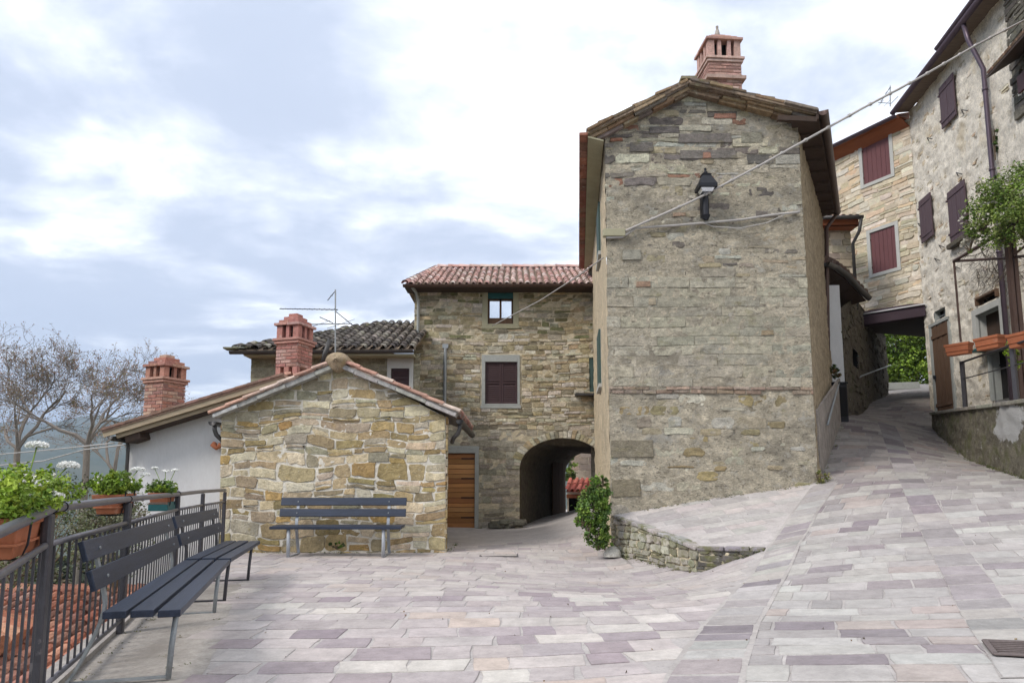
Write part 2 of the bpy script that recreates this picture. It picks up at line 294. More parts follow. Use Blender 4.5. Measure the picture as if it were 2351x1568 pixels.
def masonry(w, outline, zones, seed, opens=(), arch=None, mb=None, warp=.05, wf=.7):
    """zones: list of (t_top, dict) from the bottom up; dict: h, l, gap, prot, pal, jit, miss"""
    r = random.Random(seed); mb = mb or MB(); pl = planes(outline)
    t = min(p[1] for p in outline); tmax = max(p[1] for p in outline); s0 = min(p[0] for p in outline); s1 = max(p[0] for p in outline)
    while t < tmax:
        z = next((d for tt, d in zones if t < tt), zones[-1][1])
        h = r.uniform(*z['h']); s = s0 - r.uniform(0, z['l'][1])
        while s < s1:
            l = r.uniform(*z['l']) * (1.3 if r.random() < .12 else 1)
            cells = [(s, s + l, t, t + h)]
            if r.random() < z.get('split', .2): m_ = t + h * r.uniform(.35, .65); cells = [(s, s + l, t, m_), (s, s + l, m_, t + h)]
            for (a, b, c, d) in cells:
                if r.random() < z.get('miss', 0): continue
                g = z['gap'] * r.uniform(.5, 1.3) / 2; a += g; b -= g; c += g * .8; d -= g * .8
                if b - a < .02 or d - c < .012: continue
                ch = min(b - a, d - c) * z.get('round', .22); j = z.get('jit', .01); n = max(1, int((b - a) / .14)); P = []
                def q(x, y): P.append((x + r.uniform(-j, j), y + r.uniform(-j, j) * .7))
                def cc(): return ch * r.uniform(.3, 1.3)
                q(a + cc(), c)
                for k in range(1, n): q(a + (b - a) * k / n, c)
                q(b - cc(), c); q(b, c + cc()); q(b, d - cc()); q(b - cc(), d)
                for k in range(n - 1, 0, -1): q(a + (b - a) * k / n, d)
                q(a + cc(), d); q(a, d - cc()); q(a, c + cc())
                if warp: P = [(x + warp * .5 * noise.noise(Vector((x * wf, y * wf, seed + 9))), y + warp * noise.noise(Vector((x * wf, y * wf * 1.4, seed)))) for x, y in P]
                for (A, B, C) in pl: P = clip(P, A, B, C + r.uniform(-.012, .016)) if P else P
                for (o0, o1, p0, p1) in opens:
                    if not P: break
                    xs = [p[0] for p in P]; ys = [p[1] for p in P]
                    if max(xs) > o0 and min(xs) < o1 and max(ys) > p0 and min(ys) < p1:
                        P = max((clip(P, 1, 0, o0), clip(P, -1, 0, -o1), clip(P, 0, 1, p0), clip(P, 0, -1, -p1)), key=area)
                if arch and P:
                    ax, ay, ra, rb = arch; mx_, my_ = sum(p[0] for p in P) / len(P), sum(p[1] for p in P) / len(P)
                    if my_ < ay: 
                        if min(p[0] for p in P) < ax + ra and max(p[0] for p in P) > ax - ra: P = max((clip(P, 1, 0, ax - ra), clip(P, -1, 0, -(ax + ra))), key=area)
                    elif min(((p[0] - ax) / ra) ** 2 + ((max(p[1] - ay, 0)) / rb) ** 2 for p in P) < 1.02:
                        th = math.atan2((my_ - ay) / rb, (mx_ - ax) / ra); nx, ny = math.cos(th) / ra, math.sin(th) / rb
                        ex, ey = ax + ra * math.cos(th), ay + rb * math.sin(th); P = clip(P, -nx, -ny, -(nx * ex + ny * ey))
                if area(P) < .0006: continue
                stone(mb, w.p, P, r.uniform(*z['prot']), jit(r.choice(z['pal']), z.get('cj', .14), r), bev=min(z.get('bev', .014), (d - c) * .3))
            s += l
        t += h
    return mb
def sheet(w, outline, m0, amp, cell=.07, opens=(), arch=None, seed=0, freq=3.0, mb=None, col=(1, 1, 1)):
    mb = mb or MB(); mb.col = col; o = ccw(outline); n = len(o)
    t0, t1 = min(p[1] for p in o), max(p[1] for p in o)
    ts = set(np.linspace(t0, t1, max(2, int((t1 - t0) / cell) + 1)).tolist())
    for p in o: ts.add(p[1])
    for q in opens:
        for x in q[2:]:
            if t0 < x < t1: ts = {y for y in ts if abs(y - x) > cell * .4 or y in (t0, t1)}; ts.add(x)
    ts = sorted(ts); smin, smax = min(p[0] for p in o), max(p[0] for p in o); nc = max(2, int((smax - smin) / cell))
    def span(t):
        xs = []
        for i in range(n):
            (x0, y0), (x1, y1) = o[i], o[(i + 1) % n]
            if min(y0, y1) - 1e-9 <= t <= max(y0, y1) + 1e-9:
                if abs(y1 - y0) < 1e-9: xs += [x0, x1]
                else: xs.append(x0 + (x1 - x0) * (t - y0) / (y1 - y0))
        return min(xs), max(xs)
    grid = []
    for t in ts:
        a, b = span(t); row = []
        for k in range(nc + 1):
            s = a + (b - a) * k / nc; tt = t; snap = False
            for (o0, o1, p0, p1) in opens:
                if p0 - 1e-6 <= t <= p1 + 1e-6:
                    for e in (o0, o1):
                        if abs(s - e) < (b - a) / nc * .55 and 0 < k < nc: s = e
            if arch:
                ax, ay, ra, rb = arch; cw = (b - a) / nc
                if t <= ay:
                    for e in (ax - ra, ax + ra):
                        if abs(s - e) < cw * .55: s = e
                else:
                    q = math.hypot((s - ax) / ra, (t - ay) / rb)
                    if .9 < q < 1.08 and q > 0: s, tt = ax + (s - ax) / q, ay + (t - ay) / q
            d = m0 + amp * fbm(s * freq, t * freq * 1.3, seed)
            row.append(mb.pt(w.p(s, tt, d))); row[-1] = (row[-1], s, tt)
        grid.append(row)
    for A, B in zip(grid, grid[1:]):
        for k in range(nc):
            q = (A[k], A[k + 1], B[k + 1], B[k]); cs, ct = sum(x[1] for x in q) / 4, sum(x[2] for x in q) / 4
            if any(o0 < cs < o1 and p0 < ct < p1 for o0, o1, p0, p1 in opens): continue
            if arch:
                ax, ay, ra, rb = arch
                if abs(cs - ax) < ra and (ct < ay or math.hypot((cs - ax) / ra, (ct - ay) / rb) < .985): continue
            mb.f.append([x[0] for x in q])
    return mb
def reveal(w, mb, o, depth, back=True, col=None):
    """four jambs going into the wall"""
    s0, s1, t0, t1 = o
    for (a, b) in (((s0, t0), (s1, t0)), ((s1, t0), (s1, t1)), ((s1, t1), (s0, t1)), ((s0, t1), (s0, t0))):
        mb.face([w.p(a[0], a[1], .0), w.p(b[0], b[1], .0), w.p(b[0], b[1], -depth), w.p(a[0], a[1], -depth)], col)
# ------------------------------------------------------------------ ground height
def tps(P):
    P = np.array(P, float); n = len(P); X = P[:, :2]
    def U(d): d = np.maximum(d, 1e-6); return d * d * np.log(d)
    K = U(np.linalg.norm(X[:, None] - X[None], axis=2)) + np.eye(n) * .02
    A = np.zeros((n + 3, n + 3)); A[:n, :n] = K; A[:n, n] = 1; A[:n, n + 1:] = X; A[n, :n] = 1; A[n + 1:, :n] = X.T
    wv = np.linalg.solve(A, np.concatenate([P[:, 2], np.zeros(3)]))
    def f(x, y):
        d = U(np.sqrt((X[:, 0] - x) ** 2 + (X[:, 1] - y) ** 2)); return float(wv[:n] @ d + wv[n] + wv[n + 1] * x + wv[n + 2] * y)
    return f
def g3(u, v, Y): return tuple(at(u, v, Y))
STRIP_PX = [(1531, 1549, 4.4), (1612, 1434, 5.95), (1684, 1357, 7.3), (1757, 1263, 9.3), (1808, 1190, 10.7), (1866, 1114, 12.1)]
street_pts = [g3(*p) for p in [(1885, 1105, 12.2), (1900, 1030, 14.3), (1915, 958, 16.6), (1945, 952, 17.2), (2000, 925, 21), (2040, 905, 26), (2145, 897, 26), (2145, 940, 19.5),
    (2150, 985, 17.5), (2200, 1048, 14.5), (2351, 1100, 11.5), (2351, 1300, 7.1), (2351, 1560, 3.7), (2000, 1400, 6.1), (2000, 1200, 9.8), (2100, 1050, 13.6), (1990, 1070, 13)] + STRIP_PX]
flat = [(-9, 2, 0), (-9, 14, 0), (-4, 8, 0), (-4, 12, 0), (0, 4, 0), (0, 8, 0), (0, 12.2, 0), (1.8, 12.2, 0), (2.66, 9.8, 0), (1.9, 8, 0), (-2, 0, 0), (1.2, 2, 0), (3, 0, .03), (8, 0, .3),
        (-2, -4, 0), (4, -4, 0), (10, 6, .7), (13, 11, 1.5), (0, 16, 0), (1, 19, .1), (-1.5, 19, 0), (-3, 19, 0), (2.5, 26, .1), (5, 34, .1), (-3, 30, 0), (15, 34, 5.9), (20, 34, 6.0), (18, 28, 5.1)]
h1 = tps(street_pts + flat)
PA, PB, PC, PD = at(1412, 1182, 12.15), at(1600, 1255, 9.8), at(1757, 1258, 9.35), at(1885, 1105, 12.2)
h2 = tps([tuple(PA), tuple(PB), tuple(PC), tuple(PD), g3(1808, 1190, 10.7), g3(1866, 1114, 12.1), g3(1650, 1150, 12.0), g3(1720, 1270, 9.0)])
plat_poly = [(PA.x, PA.y), (PB.x, PB.y), (PC.x, PC.y), (4.32, 10.7), (PD.x, PD.y), (PD.x, 14), (PA.x, 14)]
def inpoly(x, y, P):
    c = False; n = len(P)
    for i in range(n):
        (x0, y0), (x1, y1) = P[i], P[(i + 1) % n]
        if (y0 > y) != (y1 > y) and x < (x1 - x0) * (y - y0) / (y1 - y0) + x0: c = not c
    return c
def ground(x, y):
    if inpoly(x, y, plat_poly): return h2(x, y)
    return h1(x, y)
def hit(u, v, far=40):
    r = ray(u, v); r = r / r.y; y = 1.5; o = Vector((0, 0, EYE))
    while y < far:
        p = o + r * y
        if p.z < ground(p.x, p.y): return p
        y += .04
    return p
FENCE = [(-1.556, 1.58), (-2.6, 3.88), (-3.27, 5.88), (-4.2, 8.67), (-4.62, 10.3), (-4.98, 11.95)]
def fence_x(y):
    if y <= FENCE[0][1]: return FENCE[0][0]
    for (a, b), (c, d) in zip(FENCE, FENCE[1:]):
        if b <= y <= d: return a + (c - a) * (y - b) / (d - b)
    return -5.25
# ------------------------------------------------------------------ ground meshes
mb = MB(); ys = [-6 + .25 * i for i in range(24)] + [0 + .12 * i for i in range(int(27 / .12))] + [27 + .4 * i for i in range(24)]; prev = None
for y in ys:
    xl, xr = (fence_x(y) - .10 if y > 0 else -2.4), 21.0; row = []
    for k in range(150):
        x = xl + (xr - xl) * (k / 149) ** 1.15; z = h1(x, y)
        if inpoly(x, y, plat_poly): z = min(z, h2(x, y)) - .25
        z = z - .003 + .002 * fbm(x * 1.3, y * 1.3)
        kk = min(1, max(0, (y - 10) / 5.5)) if x > 4.5 else 0; row.append(mb.pt((x, y, z), tuple(a * (1 - .52 * kk) for a in (.41, .38, .365))))  # joints darken up the street: shade between the houses put into the colour
    if prev:
        for a in range(149): mb.f.append([prev[a], prev[a + 1], row[a + 1], row[a]])
    prev = row
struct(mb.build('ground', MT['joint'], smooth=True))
# raised wedge in front of the tall house
mb = MB(); mb.col = (.44, .405, .39); nx, ny = 46, 40
def platpt(a, b):
    # b: 0 = front edge A-B-C, 1 = house foot ; a: 0 left, 1 right
    def poly(pts, t):
        k = t * (len(pts) - 1); i = min(int(k), len(pts) - 2); f = k - i; p, q = pts[i], pts[i + 1]; return (p[0] + (q[0] - p[0]) * f, p[1] + (q[1] - p[1]) * f)
    f0 = poly([(PA.x, PA.y), ((PA.x + PB.x) / 2, (PA.y + PB.y) / 2), (PB.x, PB.y), (PC.x, PC.y), (4.4, 10.65)], a); f1 = poly([(PA.x, 12.3), (PD.x + .1, 12.3)], a)
    return f0[0] + (f1[0] - f0[0]) * b, f0[1] + (f1[1] - f0[1]) * b
G = [[None] * (nx + 1) for _ in range(ny + 1)]
for j in range(ny + 1):
    for i in range(nx + 1):
        x, y = platpt(i / nx, j / ny); G[j][i] = mb.pt((x, y, h2(x, y) - .002))
for j in range(ny):
    for i in range(nx): mb.f.append([G[j][i], G[j][i + 1], G[j + 1][i + 1], G[j + 1][i]])
struct(mb.build('ramp_ground', MT['joint'], smooth=True))
# ---- paving stones
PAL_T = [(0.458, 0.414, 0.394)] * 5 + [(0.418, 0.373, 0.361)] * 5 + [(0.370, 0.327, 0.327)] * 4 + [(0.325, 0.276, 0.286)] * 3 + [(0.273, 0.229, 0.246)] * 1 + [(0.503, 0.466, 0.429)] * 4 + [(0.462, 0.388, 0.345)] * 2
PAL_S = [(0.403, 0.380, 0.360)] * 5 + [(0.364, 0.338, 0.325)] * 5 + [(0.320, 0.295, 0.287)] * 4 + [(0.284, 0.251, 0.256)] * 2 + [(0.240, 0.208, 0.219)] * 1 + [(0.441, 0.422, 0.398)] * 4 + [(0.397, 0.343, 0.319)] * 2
def paver(mb, corners, hf, lift, col, r, j=.012):
    """corners: 4 (x,y) counter-clockwise"""
    P = []
    for i in range(4):
        (x0, y0), (x1, y1) = corners[i], corners[(i + 1) % 4]; n = max(2, int(math.hypot(x1 - x0, y1 - y0) / .14))
        for k in range(n):
            f = k / n
            if k == 0: f = .0
            P.append((x0 + (x1 - x0) * f + r.uniform(-j, j), y0 + (y1 - y0) * f + r.uniform(-j, j)))
    cx, cy = sum(p[0] for p in P) / len(P), sum(p[1] for p in P) / len(P)
    tx, ty = r.uniform(-.008, .008), r.uniform(-.008, .008)
    def pt(x, y, d): return (x, y, hf(x, y) + d + (x - cx) * tx + (y - cy) * ty)
    stone(mb, pt, P, lift, col, bev=.006, back=-.03)
def seg_path(pts):
    L = [0]
    for a, b in zip(pts, pts[1:]): L.append(L[-1] + math.hypot(b[0] - a[0], b[1] - a[1]))
    def f(r):
        if r <= 0:
            (a, b), l = (pts[0], pts[1]), L[1]; k = r / l; return (a[0] + (b[0] - a[0]) * k, a[1] + (b[1] - a[1]) * k)
        for i in range(len(pts) - 1):
            if r <= L[i + 1] or i == len(pts) - 2:
                k = (r - L[i]) / (L[i + 1] - L[i]); a, b = pts[i], pts[i + 1]; return (a[0] + (b[0] - a[0]) * k, a[1] + (b[1] - a[1]) * k)
    return f, L[-1]
sp = [tuple(at(*p))[:2] for p in STRIP_PX]
strip_pts = [(-.2, 1.6), (.45, 3.0)] + sp + [(6.7, 14.3), (7.9, 16.6), (9.2, 18.6), (11.4, 21.5), (14.4, 26), (17, 30)]
path, PL = seg_path(strip_pts)
def side(x, y):
    """signed x distance from the dividing strip (positive = street side)"""
    for a, b in zip(strip_pts, strip_pts[1:]):
        if a[1] <= y <= b[1]: return x - (a[0] + (b[0] - a[0]) * (y - a[1]) / (b[1] - a[1]))
    a, b = (strip_pts[0], strip_pts[1]) if y < strip_pts[0][1] else (strip_pts[-2], strip_pts[-1])
    return x - (a[0] + (b[0] - a[0]) * (y - a[1]) / (b[1] - a[1]))
r = random.Random(21); mb = MB(); y = -1.5; ex = .6
def ok_terrace(x, y):
    if x < fence_x(y) + (.0 if y > 4.4 else .1): return False
    if y > 12.25 - (0 if x < -1.2 else 0) and x < -1.2: return False
    if side(x, y) > 0 or inpoly(x, y, plat_poly): return False
    if y > 11.6 and x > 1.6: return False
    if y > 14.2: return False
    if 3.4 < y < 8.6 and x < fence_x(y) + .82: return False
    return True
def ty(x, y0): return y0 + .028 * x + .02 * math.sin(x * .7 + y0)
while y < 14.4:
    d = r.uniform(.26, .37); x = -6.0 - r.uniform(0, .6)
    while x < 5.5:
        l = r.choice((r.uniform(.26, .40), r.uniform(.36, .58))) ; g = .011
        if ok_terrace(x + l / 2, y + d / 2):
            c = jit(r.choice(PAL_T), .05, r)
            if y > 7 + r.uniform(-1, 2): c = tuple((a * .5 + b * .5) for a, b in zip(c, (.40, .36, .345)))
            sk = r.uniform(-.03, .03)
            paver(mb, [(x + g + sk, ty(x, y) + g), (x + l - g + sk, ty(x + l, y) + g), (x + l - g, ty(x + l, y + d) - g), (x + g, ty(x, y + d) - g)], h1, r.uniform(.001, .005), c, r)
        x += l
    y += d
terr = struct(mb.build('terrace', MT['paver'], smooth=False))
# street rows fan out from the strip
mb = MB(); q = -2.0
LD = next(0.02 * i for i in range(2000) if path(.02 * i)[1] > 11.95)
def phi(rr): return R(-27 + 22 * min(1, max(0, rr / 11.0)))
while q < PL + 1:
    d = r.uniform(.24, .36); w_ = .1 if q < LD else -.9
    wmax = 10 if q < 12 else 7.5
    while w_ < wmax:
        l = r.uniform(.28, .62); g = .011
        def P(rr, ww):
            a = path(rr); f = phi(rr); return (a[0] + ww * math.cos(f), a[1] + ww * math.sin(f))
        cs = [P(q + g, w_ + g), P(q + g, w_ + l - g), P(q + d - g, w_ + l - g), P(q + d - g, w_ + g)]
        cx, cy = sum(c[0] for c in cs) / 4, sum(c[1] for c in cs) / 4
        if cy > -2 and cy < 27 and not inpoly(cx, cy, plat_poly) and not (cy > 12.3 and cx < 5.45 + .52 * (cy - 12.2)):
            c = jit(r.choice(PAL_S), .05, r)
            shade_k = min(1, max(0, (cy - 10) / 5.5)); c = tuple(a * (1 - .50 * shade_k) * (1 + t_ * shade_k) for a, t_ in zip(c, (.06, 0, -.04)))  # stones darken and brown uphill: shade of the narrow street put into colour
            # winding: needs CCW
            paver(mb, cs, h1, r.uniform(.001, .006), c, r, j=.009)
        w_ += l
    q += d
struct(mb.build('street', MT['paver']))
# dividing strips, laid a little proud
mb = MB(); q = .2
while q < LD:
    d = r.uniform(.26, .42); a, b = path(q + .018), path(q + d - .03)
    def off(p, w_, rr): f = phi(rr) * .6; return (p[0] + w_ * math.cos(f), p[1] + w_ * math.sin(f))
    wdt = .46
    paver(mb, [off(a, .03, q), off(a, wdt - .03, q), off(b, wdt - .03, q + d), off(b, .03, q + d)], lambda x, y: max(h1(x, y), h2(x, y) if 9.3 < y < 12.1 and x < 5.4 else -9) + .006, .003, jit(r.choice(PAL_S[4:19]), .12, r), r, j=.008)
    q += d
c2 = [hit(*p) for p in ((2300, 1560), (2244, 1468), (2175, 1340), (2105, 1199), (2055, 1085), (2030, 1010), (2015, 970))]
p2, L2 = seg_path([(p.x, p.y) for p in c2]); q = 0
while q < L2:
    d = r.uniform(.35, .6); a, b = p2(q + .014), p2(q + d - .018)
    paver(mb, [(a[0], a[1]), (a[0] + .38, a[1] - .08), (b[0] + .38, b[1] - .07), (b[0], b[1])], lambda x, y: h1(x, y) + .006, .003, tuple(v_ * (1 - .5 * min(1, max(0, (a[1] - 10) / 5.5))) for v_ in jit(r.choice(PAL_S[2:17]), .12, r)), r, j=.006)  # second strip gets the same painted-in street shade uphill
    q += d
struct(mb.build('paving_strip', MT['paver']))
mb = MB(); mb.col = (.40, .37, .35)
for pf, PLn, fn in ((path, LD, 0), (p2, L2, 1)):
    prev = None; n_ = int(PLn / .15)
    for i in range(n_):
        q = .2 + i * .15 if not fn else i * .15; a = pf(q); f = (phi(q) * .6) if not fn else -.2; row = []
        for k in range(5):
            x, y = a[0] + (k / 4 * (.40 if fn else .475) - .005) * math.cos(f), a[1] + (k / 4 * (.40 if fn else .475) - .005) * math.sin(f); row.append(mb.pt(c=tuple(v_ * (1 - .52 * (min(1, max(0, (y - 10) / 5.5)) if x > 4.5 else 0)) for v_ in mb.col), p=(x, y, (h1(x, y) if fn else max(h1(x, y), h2(x, y) if 9.3 < y < 12.1 and x < 5.4 else -9)) + .0065)))  # strip mortar darkened uphill too, matching the shade coloured into the stones
        if prev:
            for k in range(4): mb.f.append([prev[k], prev[k + 1], row[k + 1], row[k]])
        prev = row
struct(mb.build('strip_mortar', MT['joint'], smooth=True))
# wedge paving
mb = MB(); y = 9.0
while y < 12.6:
    d = r.uniform(.2, .3); x = 1.5 - r.random() * .5
    while x < 5.6:
        l = r.uniform(.35, .7); sl_ = .12; g = .012
        cs = [(x + g, y + g + sl_ * x - .4), (x + l - g, y + g + sl_ * (x + l) - .4), (x + l - g, y + d - g + sl_ * (x + l) - .4), (x + g, y + d - g + sl_ * x - .4)]
        if all(inpoly(c[0], c[1], plat_poly) and c[1] < 12.5 for c in cs) and side(x + l / 2, cs[0][1]) < .1:
            paver(mb, cs, h2, r.uniform(.001, .004), jit(r.choice(PAL_S[:9] + PAL_T[:6] + [(.2, .175, .185)]), .06, r), r)
        x += l
    y += d
struct(mb.build('ramp_paving', MT['paver']))
# ------------------------------------------------------------------ cement margin, terrace edge, far land
mb = MB(); rows = []
for i in range(70):
    y = 2.2 + i * .1; x0 = fence_x(y) - .1; w_ = .95 + .05 * fbm(y * 2, 1)
    rows.append([mb.pt((x0 + w_ * k / 8, y, h1(x0 + w_ * k / 8, y) + .001 + .004 * fbm(x0 + k / 4, y * 3))) for k in range(9)])
for A, B in zip(rows, rows[1:]):
    for k in range(8): mb.f.append([A[k], A[k + 1], B[k + 1], B[k]])
struct(mb.build('pavement_margin', MT['cement'], smooth=True))
mb = MB()
for a, b in zip([(-1.25, -6)] + FENCE, FENCE + [(-5.3, 12.4)]):
    a, b = Vector((*a, 0)), Vector((*b, 0)); d = (b - a).normalized(); n = Vector((-d.y, d.x, 0))
    mb.prism([a + n * .02 - Vector((0, 0, 4)), b + n * .02 - Vector((0, 0, 4)), b + n * .02 + Vector((0, 0, .03)), a + n * .02 + Vector((0, 0, .03))], n * .16)
tag(mb.build('terrace_wall', MT['cement']), 'concrete retaining wall carrying the terrace edge under the metal railing', 'wall')
mb = MB(); prev = None
def land(x, y):
    rr = math.hypot(x, y); a = math.atan2(x, y)
    z = -3.6 - .09 * max(0, rr - 14) if x < 4 + .2 * y else 0
    if x >= 4 + .2 * y: z = -3.6 + min(9.5, max(0, (y - 24)) * .75) if y > 24 else -3.6
    if rr > 60: z = max(z, -60) if x < 4 + .2 * y else 5
    if rr > 900: 
        k = min(1, (rr - 900) / 2600); z = -60 + k * (330 + 95 * noise.noise(Vector((a * 5, 1, 0))) + 40 * noise.noise(Vector((a * 17, 3, 0)))) + k * 60 * fbm(x / 700, y / 700)
        z *= 1 if k < 1 else max(.6, 1 - (rr - 3500) / 9000)
    return z
for i in range(75):
    rr = 3.5 * 1.115 ** i
    row = [mb.pt((rr * math.sin(a), rr * math.cos(a), land(rr * math.sin(a), rr * math.cos(a)))) for a in [2 * math.pi * k / 240 for k in range(240)]]
    if prev:
        for k in range(240): mb.f.append([prev[k], prev[(k + 1) % 240], row[(k + 1) % 240], row[k]])
    prev = row
struct(mb.build('hills', MT['grass'], smooth=True))
# ------------------------------------------------------------------ roofs
TILE = [(.37, .20, .15), (.33, .165, .125), (.40, .25, .20), (.30, .16, .13), (.37, .28, .235), (.25, .16, .135)]
TPINK = [(.42, .22, .18), (.38, .175, .14), (.45, .28, .235), (.36, .20, .175), (.48, .36, .32), (.31, .165, .14)]
def tiles(mb, O, E, U, wid, leng, pal, r, clipf=None, tw=.2, th=.36, rad=.085):
    """half-round tiles: O eave corner, E along the eave, U up the slope"""
    E, U = Vector(E).normalized(), Vector(U).normalized(); Nn = E.cross(U).normalized()
    if Nn.z < 0: Nn = -Nn
    nc, nr = int(wid / tw), int(leng / th) + 1
    for i in range(nc + 1):
        for j in range(nr):
            u0 = j * th - .03; u1 = min(u0 + th + .07, leng)
            if u1 - u0 < .08 or (clipf and not clipf(i * tw, u0 + th / 2)): continue
            for k, (off, sgn) in enumerate(((0, 1), (tw / 2, -1))):
                c = jit(r.choice(pal), .12, r); x = i * tw + off + r.uniform(-.008, .008); sk = r.uniform(-.012, .012)
                if x > wid + .02: continue
                ring = []
                for (uu, rr, lift) in ((u0, rad, .012), (u1, rad * .82, -.004)):
                    a = []
                    for q in range(6):
                        th_ = math.pi * q / 5; h = math.sin(th_) * rr * .85 * sgn
                        a.append(mb.pt(O + E * (x + sk * (uu - u0) * 3 + math.cos(th_) * rr) + U * uu + Nn * (h + (.03 if sgn > 0 else .028) + lift + .012), c))
                    ring.append(a)
                for q in range(5): mb.f.append([ring[0][q], ring[0][q + 1], ring[1][q + 1], ring[1][q]])
                if sgn > 0:   # visible thickness at the lower end
                    lo = [mb.pt(Vector(mb.v[i2]) - Nn * .016 + U * .004, tuple(x_ * .8 for x_ in c)) for i2 in ring[0]]
                    for q in range(5): mb.f.append([ring[0][q], lo[q], lo[q + 1], ring[0][q + 1]])
def slabs(mb, O, E, U, wid, leng, pal, r, clipf=None, sw=.42, sh=.3, th=.035):
    E, U = Vector(E).normalized(), Vector(U).normalized(); Nn = E.cross(U).normalized()
    if Nn.z < 0: Nn = -Nn
    u = -.05; j = 0
    while u < leng:
        x = -r.random() * sw
        while x < wid:
            w_ = sw * r.uniform(.7, 1.4); h = sh * r.uniform(1.25, 1.7)
            if not clipf or clipf(x + w_ / 2, u + sh / 2):
                c = jit(r.choice(pal), .2, r); z0, z1 = .05 + r.uniform(0, .03), .012 + r.uniform(-.005, .01); t = th * r.uniform(.7, 1.5)
                P = [(x, u + r.uniform(-.05, .03), z0), (x + w_ * .5, u + r.uniform(-.08, .02), z0 + r.uniform(-.005, .01)), (x + w_, u + r.uniform(-.05, .03), z0), (x + w_ - .01, u + h, z1), (x + .01, u + h, z1)]
                top = [O + E * a + U * b + Nn * (q + t) for a, b, q in P]; mb.prism(top[::-1], -Nn * t, c)
            x += w_
        u += sh; j += 1
def strip_line(mb, a, b, w, h, col=None): mb.bar(a, b, w, h, col=col)
def V3(*a): return Vector(a)
# ------------------------------------------------------------------ brick chimneys
BR = [(.38, .19, .14), (.34, .16, .12), (.41, .24, .18), (.30, .15, .12), (.44, .30, .23), (.24, .13, .11)]
BRP = [(.49, .31, .265), (.45, .26, .21), (.54, .39, .33), (.40, .23, .19), (.34, .2, .17)]
def chimney(parent, loc, rz, w, hs, hl, pal, steps=4, pillars=2, open_base=False, finial=False, seed=1, collar=1):
    r = random.Random(seed); loc = Vector(loc); ax = Vector((math.cos(rz), math.sin(rz), 0)); ay = Vector((-math.sin(rz), math.cos(rz), 0)); up = V3(0, 0, 1)
    def pt(x, y, z): return loc + ax * x + ay * y + up * z
    def blk(mb, x, y, z, sx, sy, sz, c): mb.box(pt(x, y, z), (sx, sy, sz), ax=(ax, ay, up), col=c)
    core = MB(); z0 = .28 if open_base else 0
    blk(core, 0, 0, (hs + z0) / 2, w - .03, w - .03, hs - z0, (1, 1, 1))
    parent = core.build('chimney', MT['brick_mortar'], parent)
    br = MB(); z = z0
    k = 0
    while z < hs - .03:
        bh = .072
        for sdn in range(4):
            a = math.pi / 2 * sdn; cx_, sx_ = math.cos(a), math.sin(a); x = -w / 2 - (.13 if (k + sdn) % 2 else 0)
            while x < w / 2:
                x1 = min(x + .25, w / 2); xa = max(x, -w / 2)
                if x1 - xa > .03:
                    m = (xa + x1) / 2; d = w / 2 - .03 + r.uniform(0, .006)
                    lx, ly = m * cx_ + d * sx_, m * sx_ - d * cx_
                    br.box(pt(lx, ly, z + bh / 2), (x1 - xa - .016, .06, bh - .017), ax=(ax * cx_ + ay * sx_, -ax * sx_ + ay * cx_, up), col=jit(r.choice(pal), .12, r))
                x = x1 if x1 > x + .1 or x1 >= w / 2 else x + .25
        z += bh; k += 1
    br.build('brickwork', MT['brick'], parent)
    if open_base:
        for sx in (-1, 0, 1):
            for sy in (-1, 1): m2 = MB(); blk(m2, sx * (w / 2 - .06), sy * (w / 2 - .06), z0 / 2, .11, .11, z0, jit(pal[0], .1, r)); m2.build('foot_brick', MT['brick'], parent)
    c = MB()
    for q in range(2 if collar else 0): blk(c, 0, 0, hs + .03 + q * .06, w + .07 + .05 * q, w + .07 + .05 * q, .052, jit(pal[2], .1, r))
    c.build('collar', MT['brick'], parent, bev=.006)
    zb = hs + (.13 if collar else 0)
    inner = MB(); blk(inner, 0, 0, zb + hl / 2, w * .55, w * .55, hl, (1, 1, 1)); inner.build('flue', MT['dark'], parent)
    lt = MB(); n = pillars
    for i in range(n + 1):
        for j in range(n + 1):
            if 0 < i < n and 0 < j < n: continue
            cx_, cy_ = (i / n - .5) * (w - .04), (j / n - .5) * (w - .04); ww = .13 if (i in (0, n) and j in (0, n)) else .075
            sc_ = 1 - ww / w
            blk(lt, (i / n - .5) * w * sc_, (j / n - .5) * w * sc_, zb + hl / 2, ww, ww, hl, jit(pal[0], .08, r))
    lt.build('lantern_opening', MT['brick'], parent)
    cap = MB(); z = zb + hl; ww = w + .10
    for q in range(steps):
        h = .075 if q else .06
        nb = max(1, int(ww / .22))
        for i in range(nb):
            for j in range(nb):
                if 0 < i < nb - 1 and 0 < j < nb - 1 and q < steps - 1: continue
                blk(cap, (i + .5) / nb * ww - ww / 2, (j + .5) / nb * ww - ww / 2, z + h / 2 + r.uniform(-.004, .004), ww / nb - .008, ww / nb - .008, h - .006, jit(r.choice(pal), .14, r))
        blk(cap, 0, 0, z + h / 2, ww - .03, ww - .03, h - .012, pal[3]); z += h; ww -= (w + .02) / steps
    cap.build('cap', MT['brick'], parent, bev=.008)
    if finial:
        f = MB(); f.tube([pt(0, 0, z), pt(0, 0, z + .05), pt(0, 0, z + .12), pt(0, 0, z + .2), pt(0, 0, z + .26)], [.09, .06, .05, .025, .03], 8, (.4, .36, .32)); f.build('finial', MT['brick'], parent)
def gutter_pipe(mb, path, r=.045): mb.tube(path, r, 10)
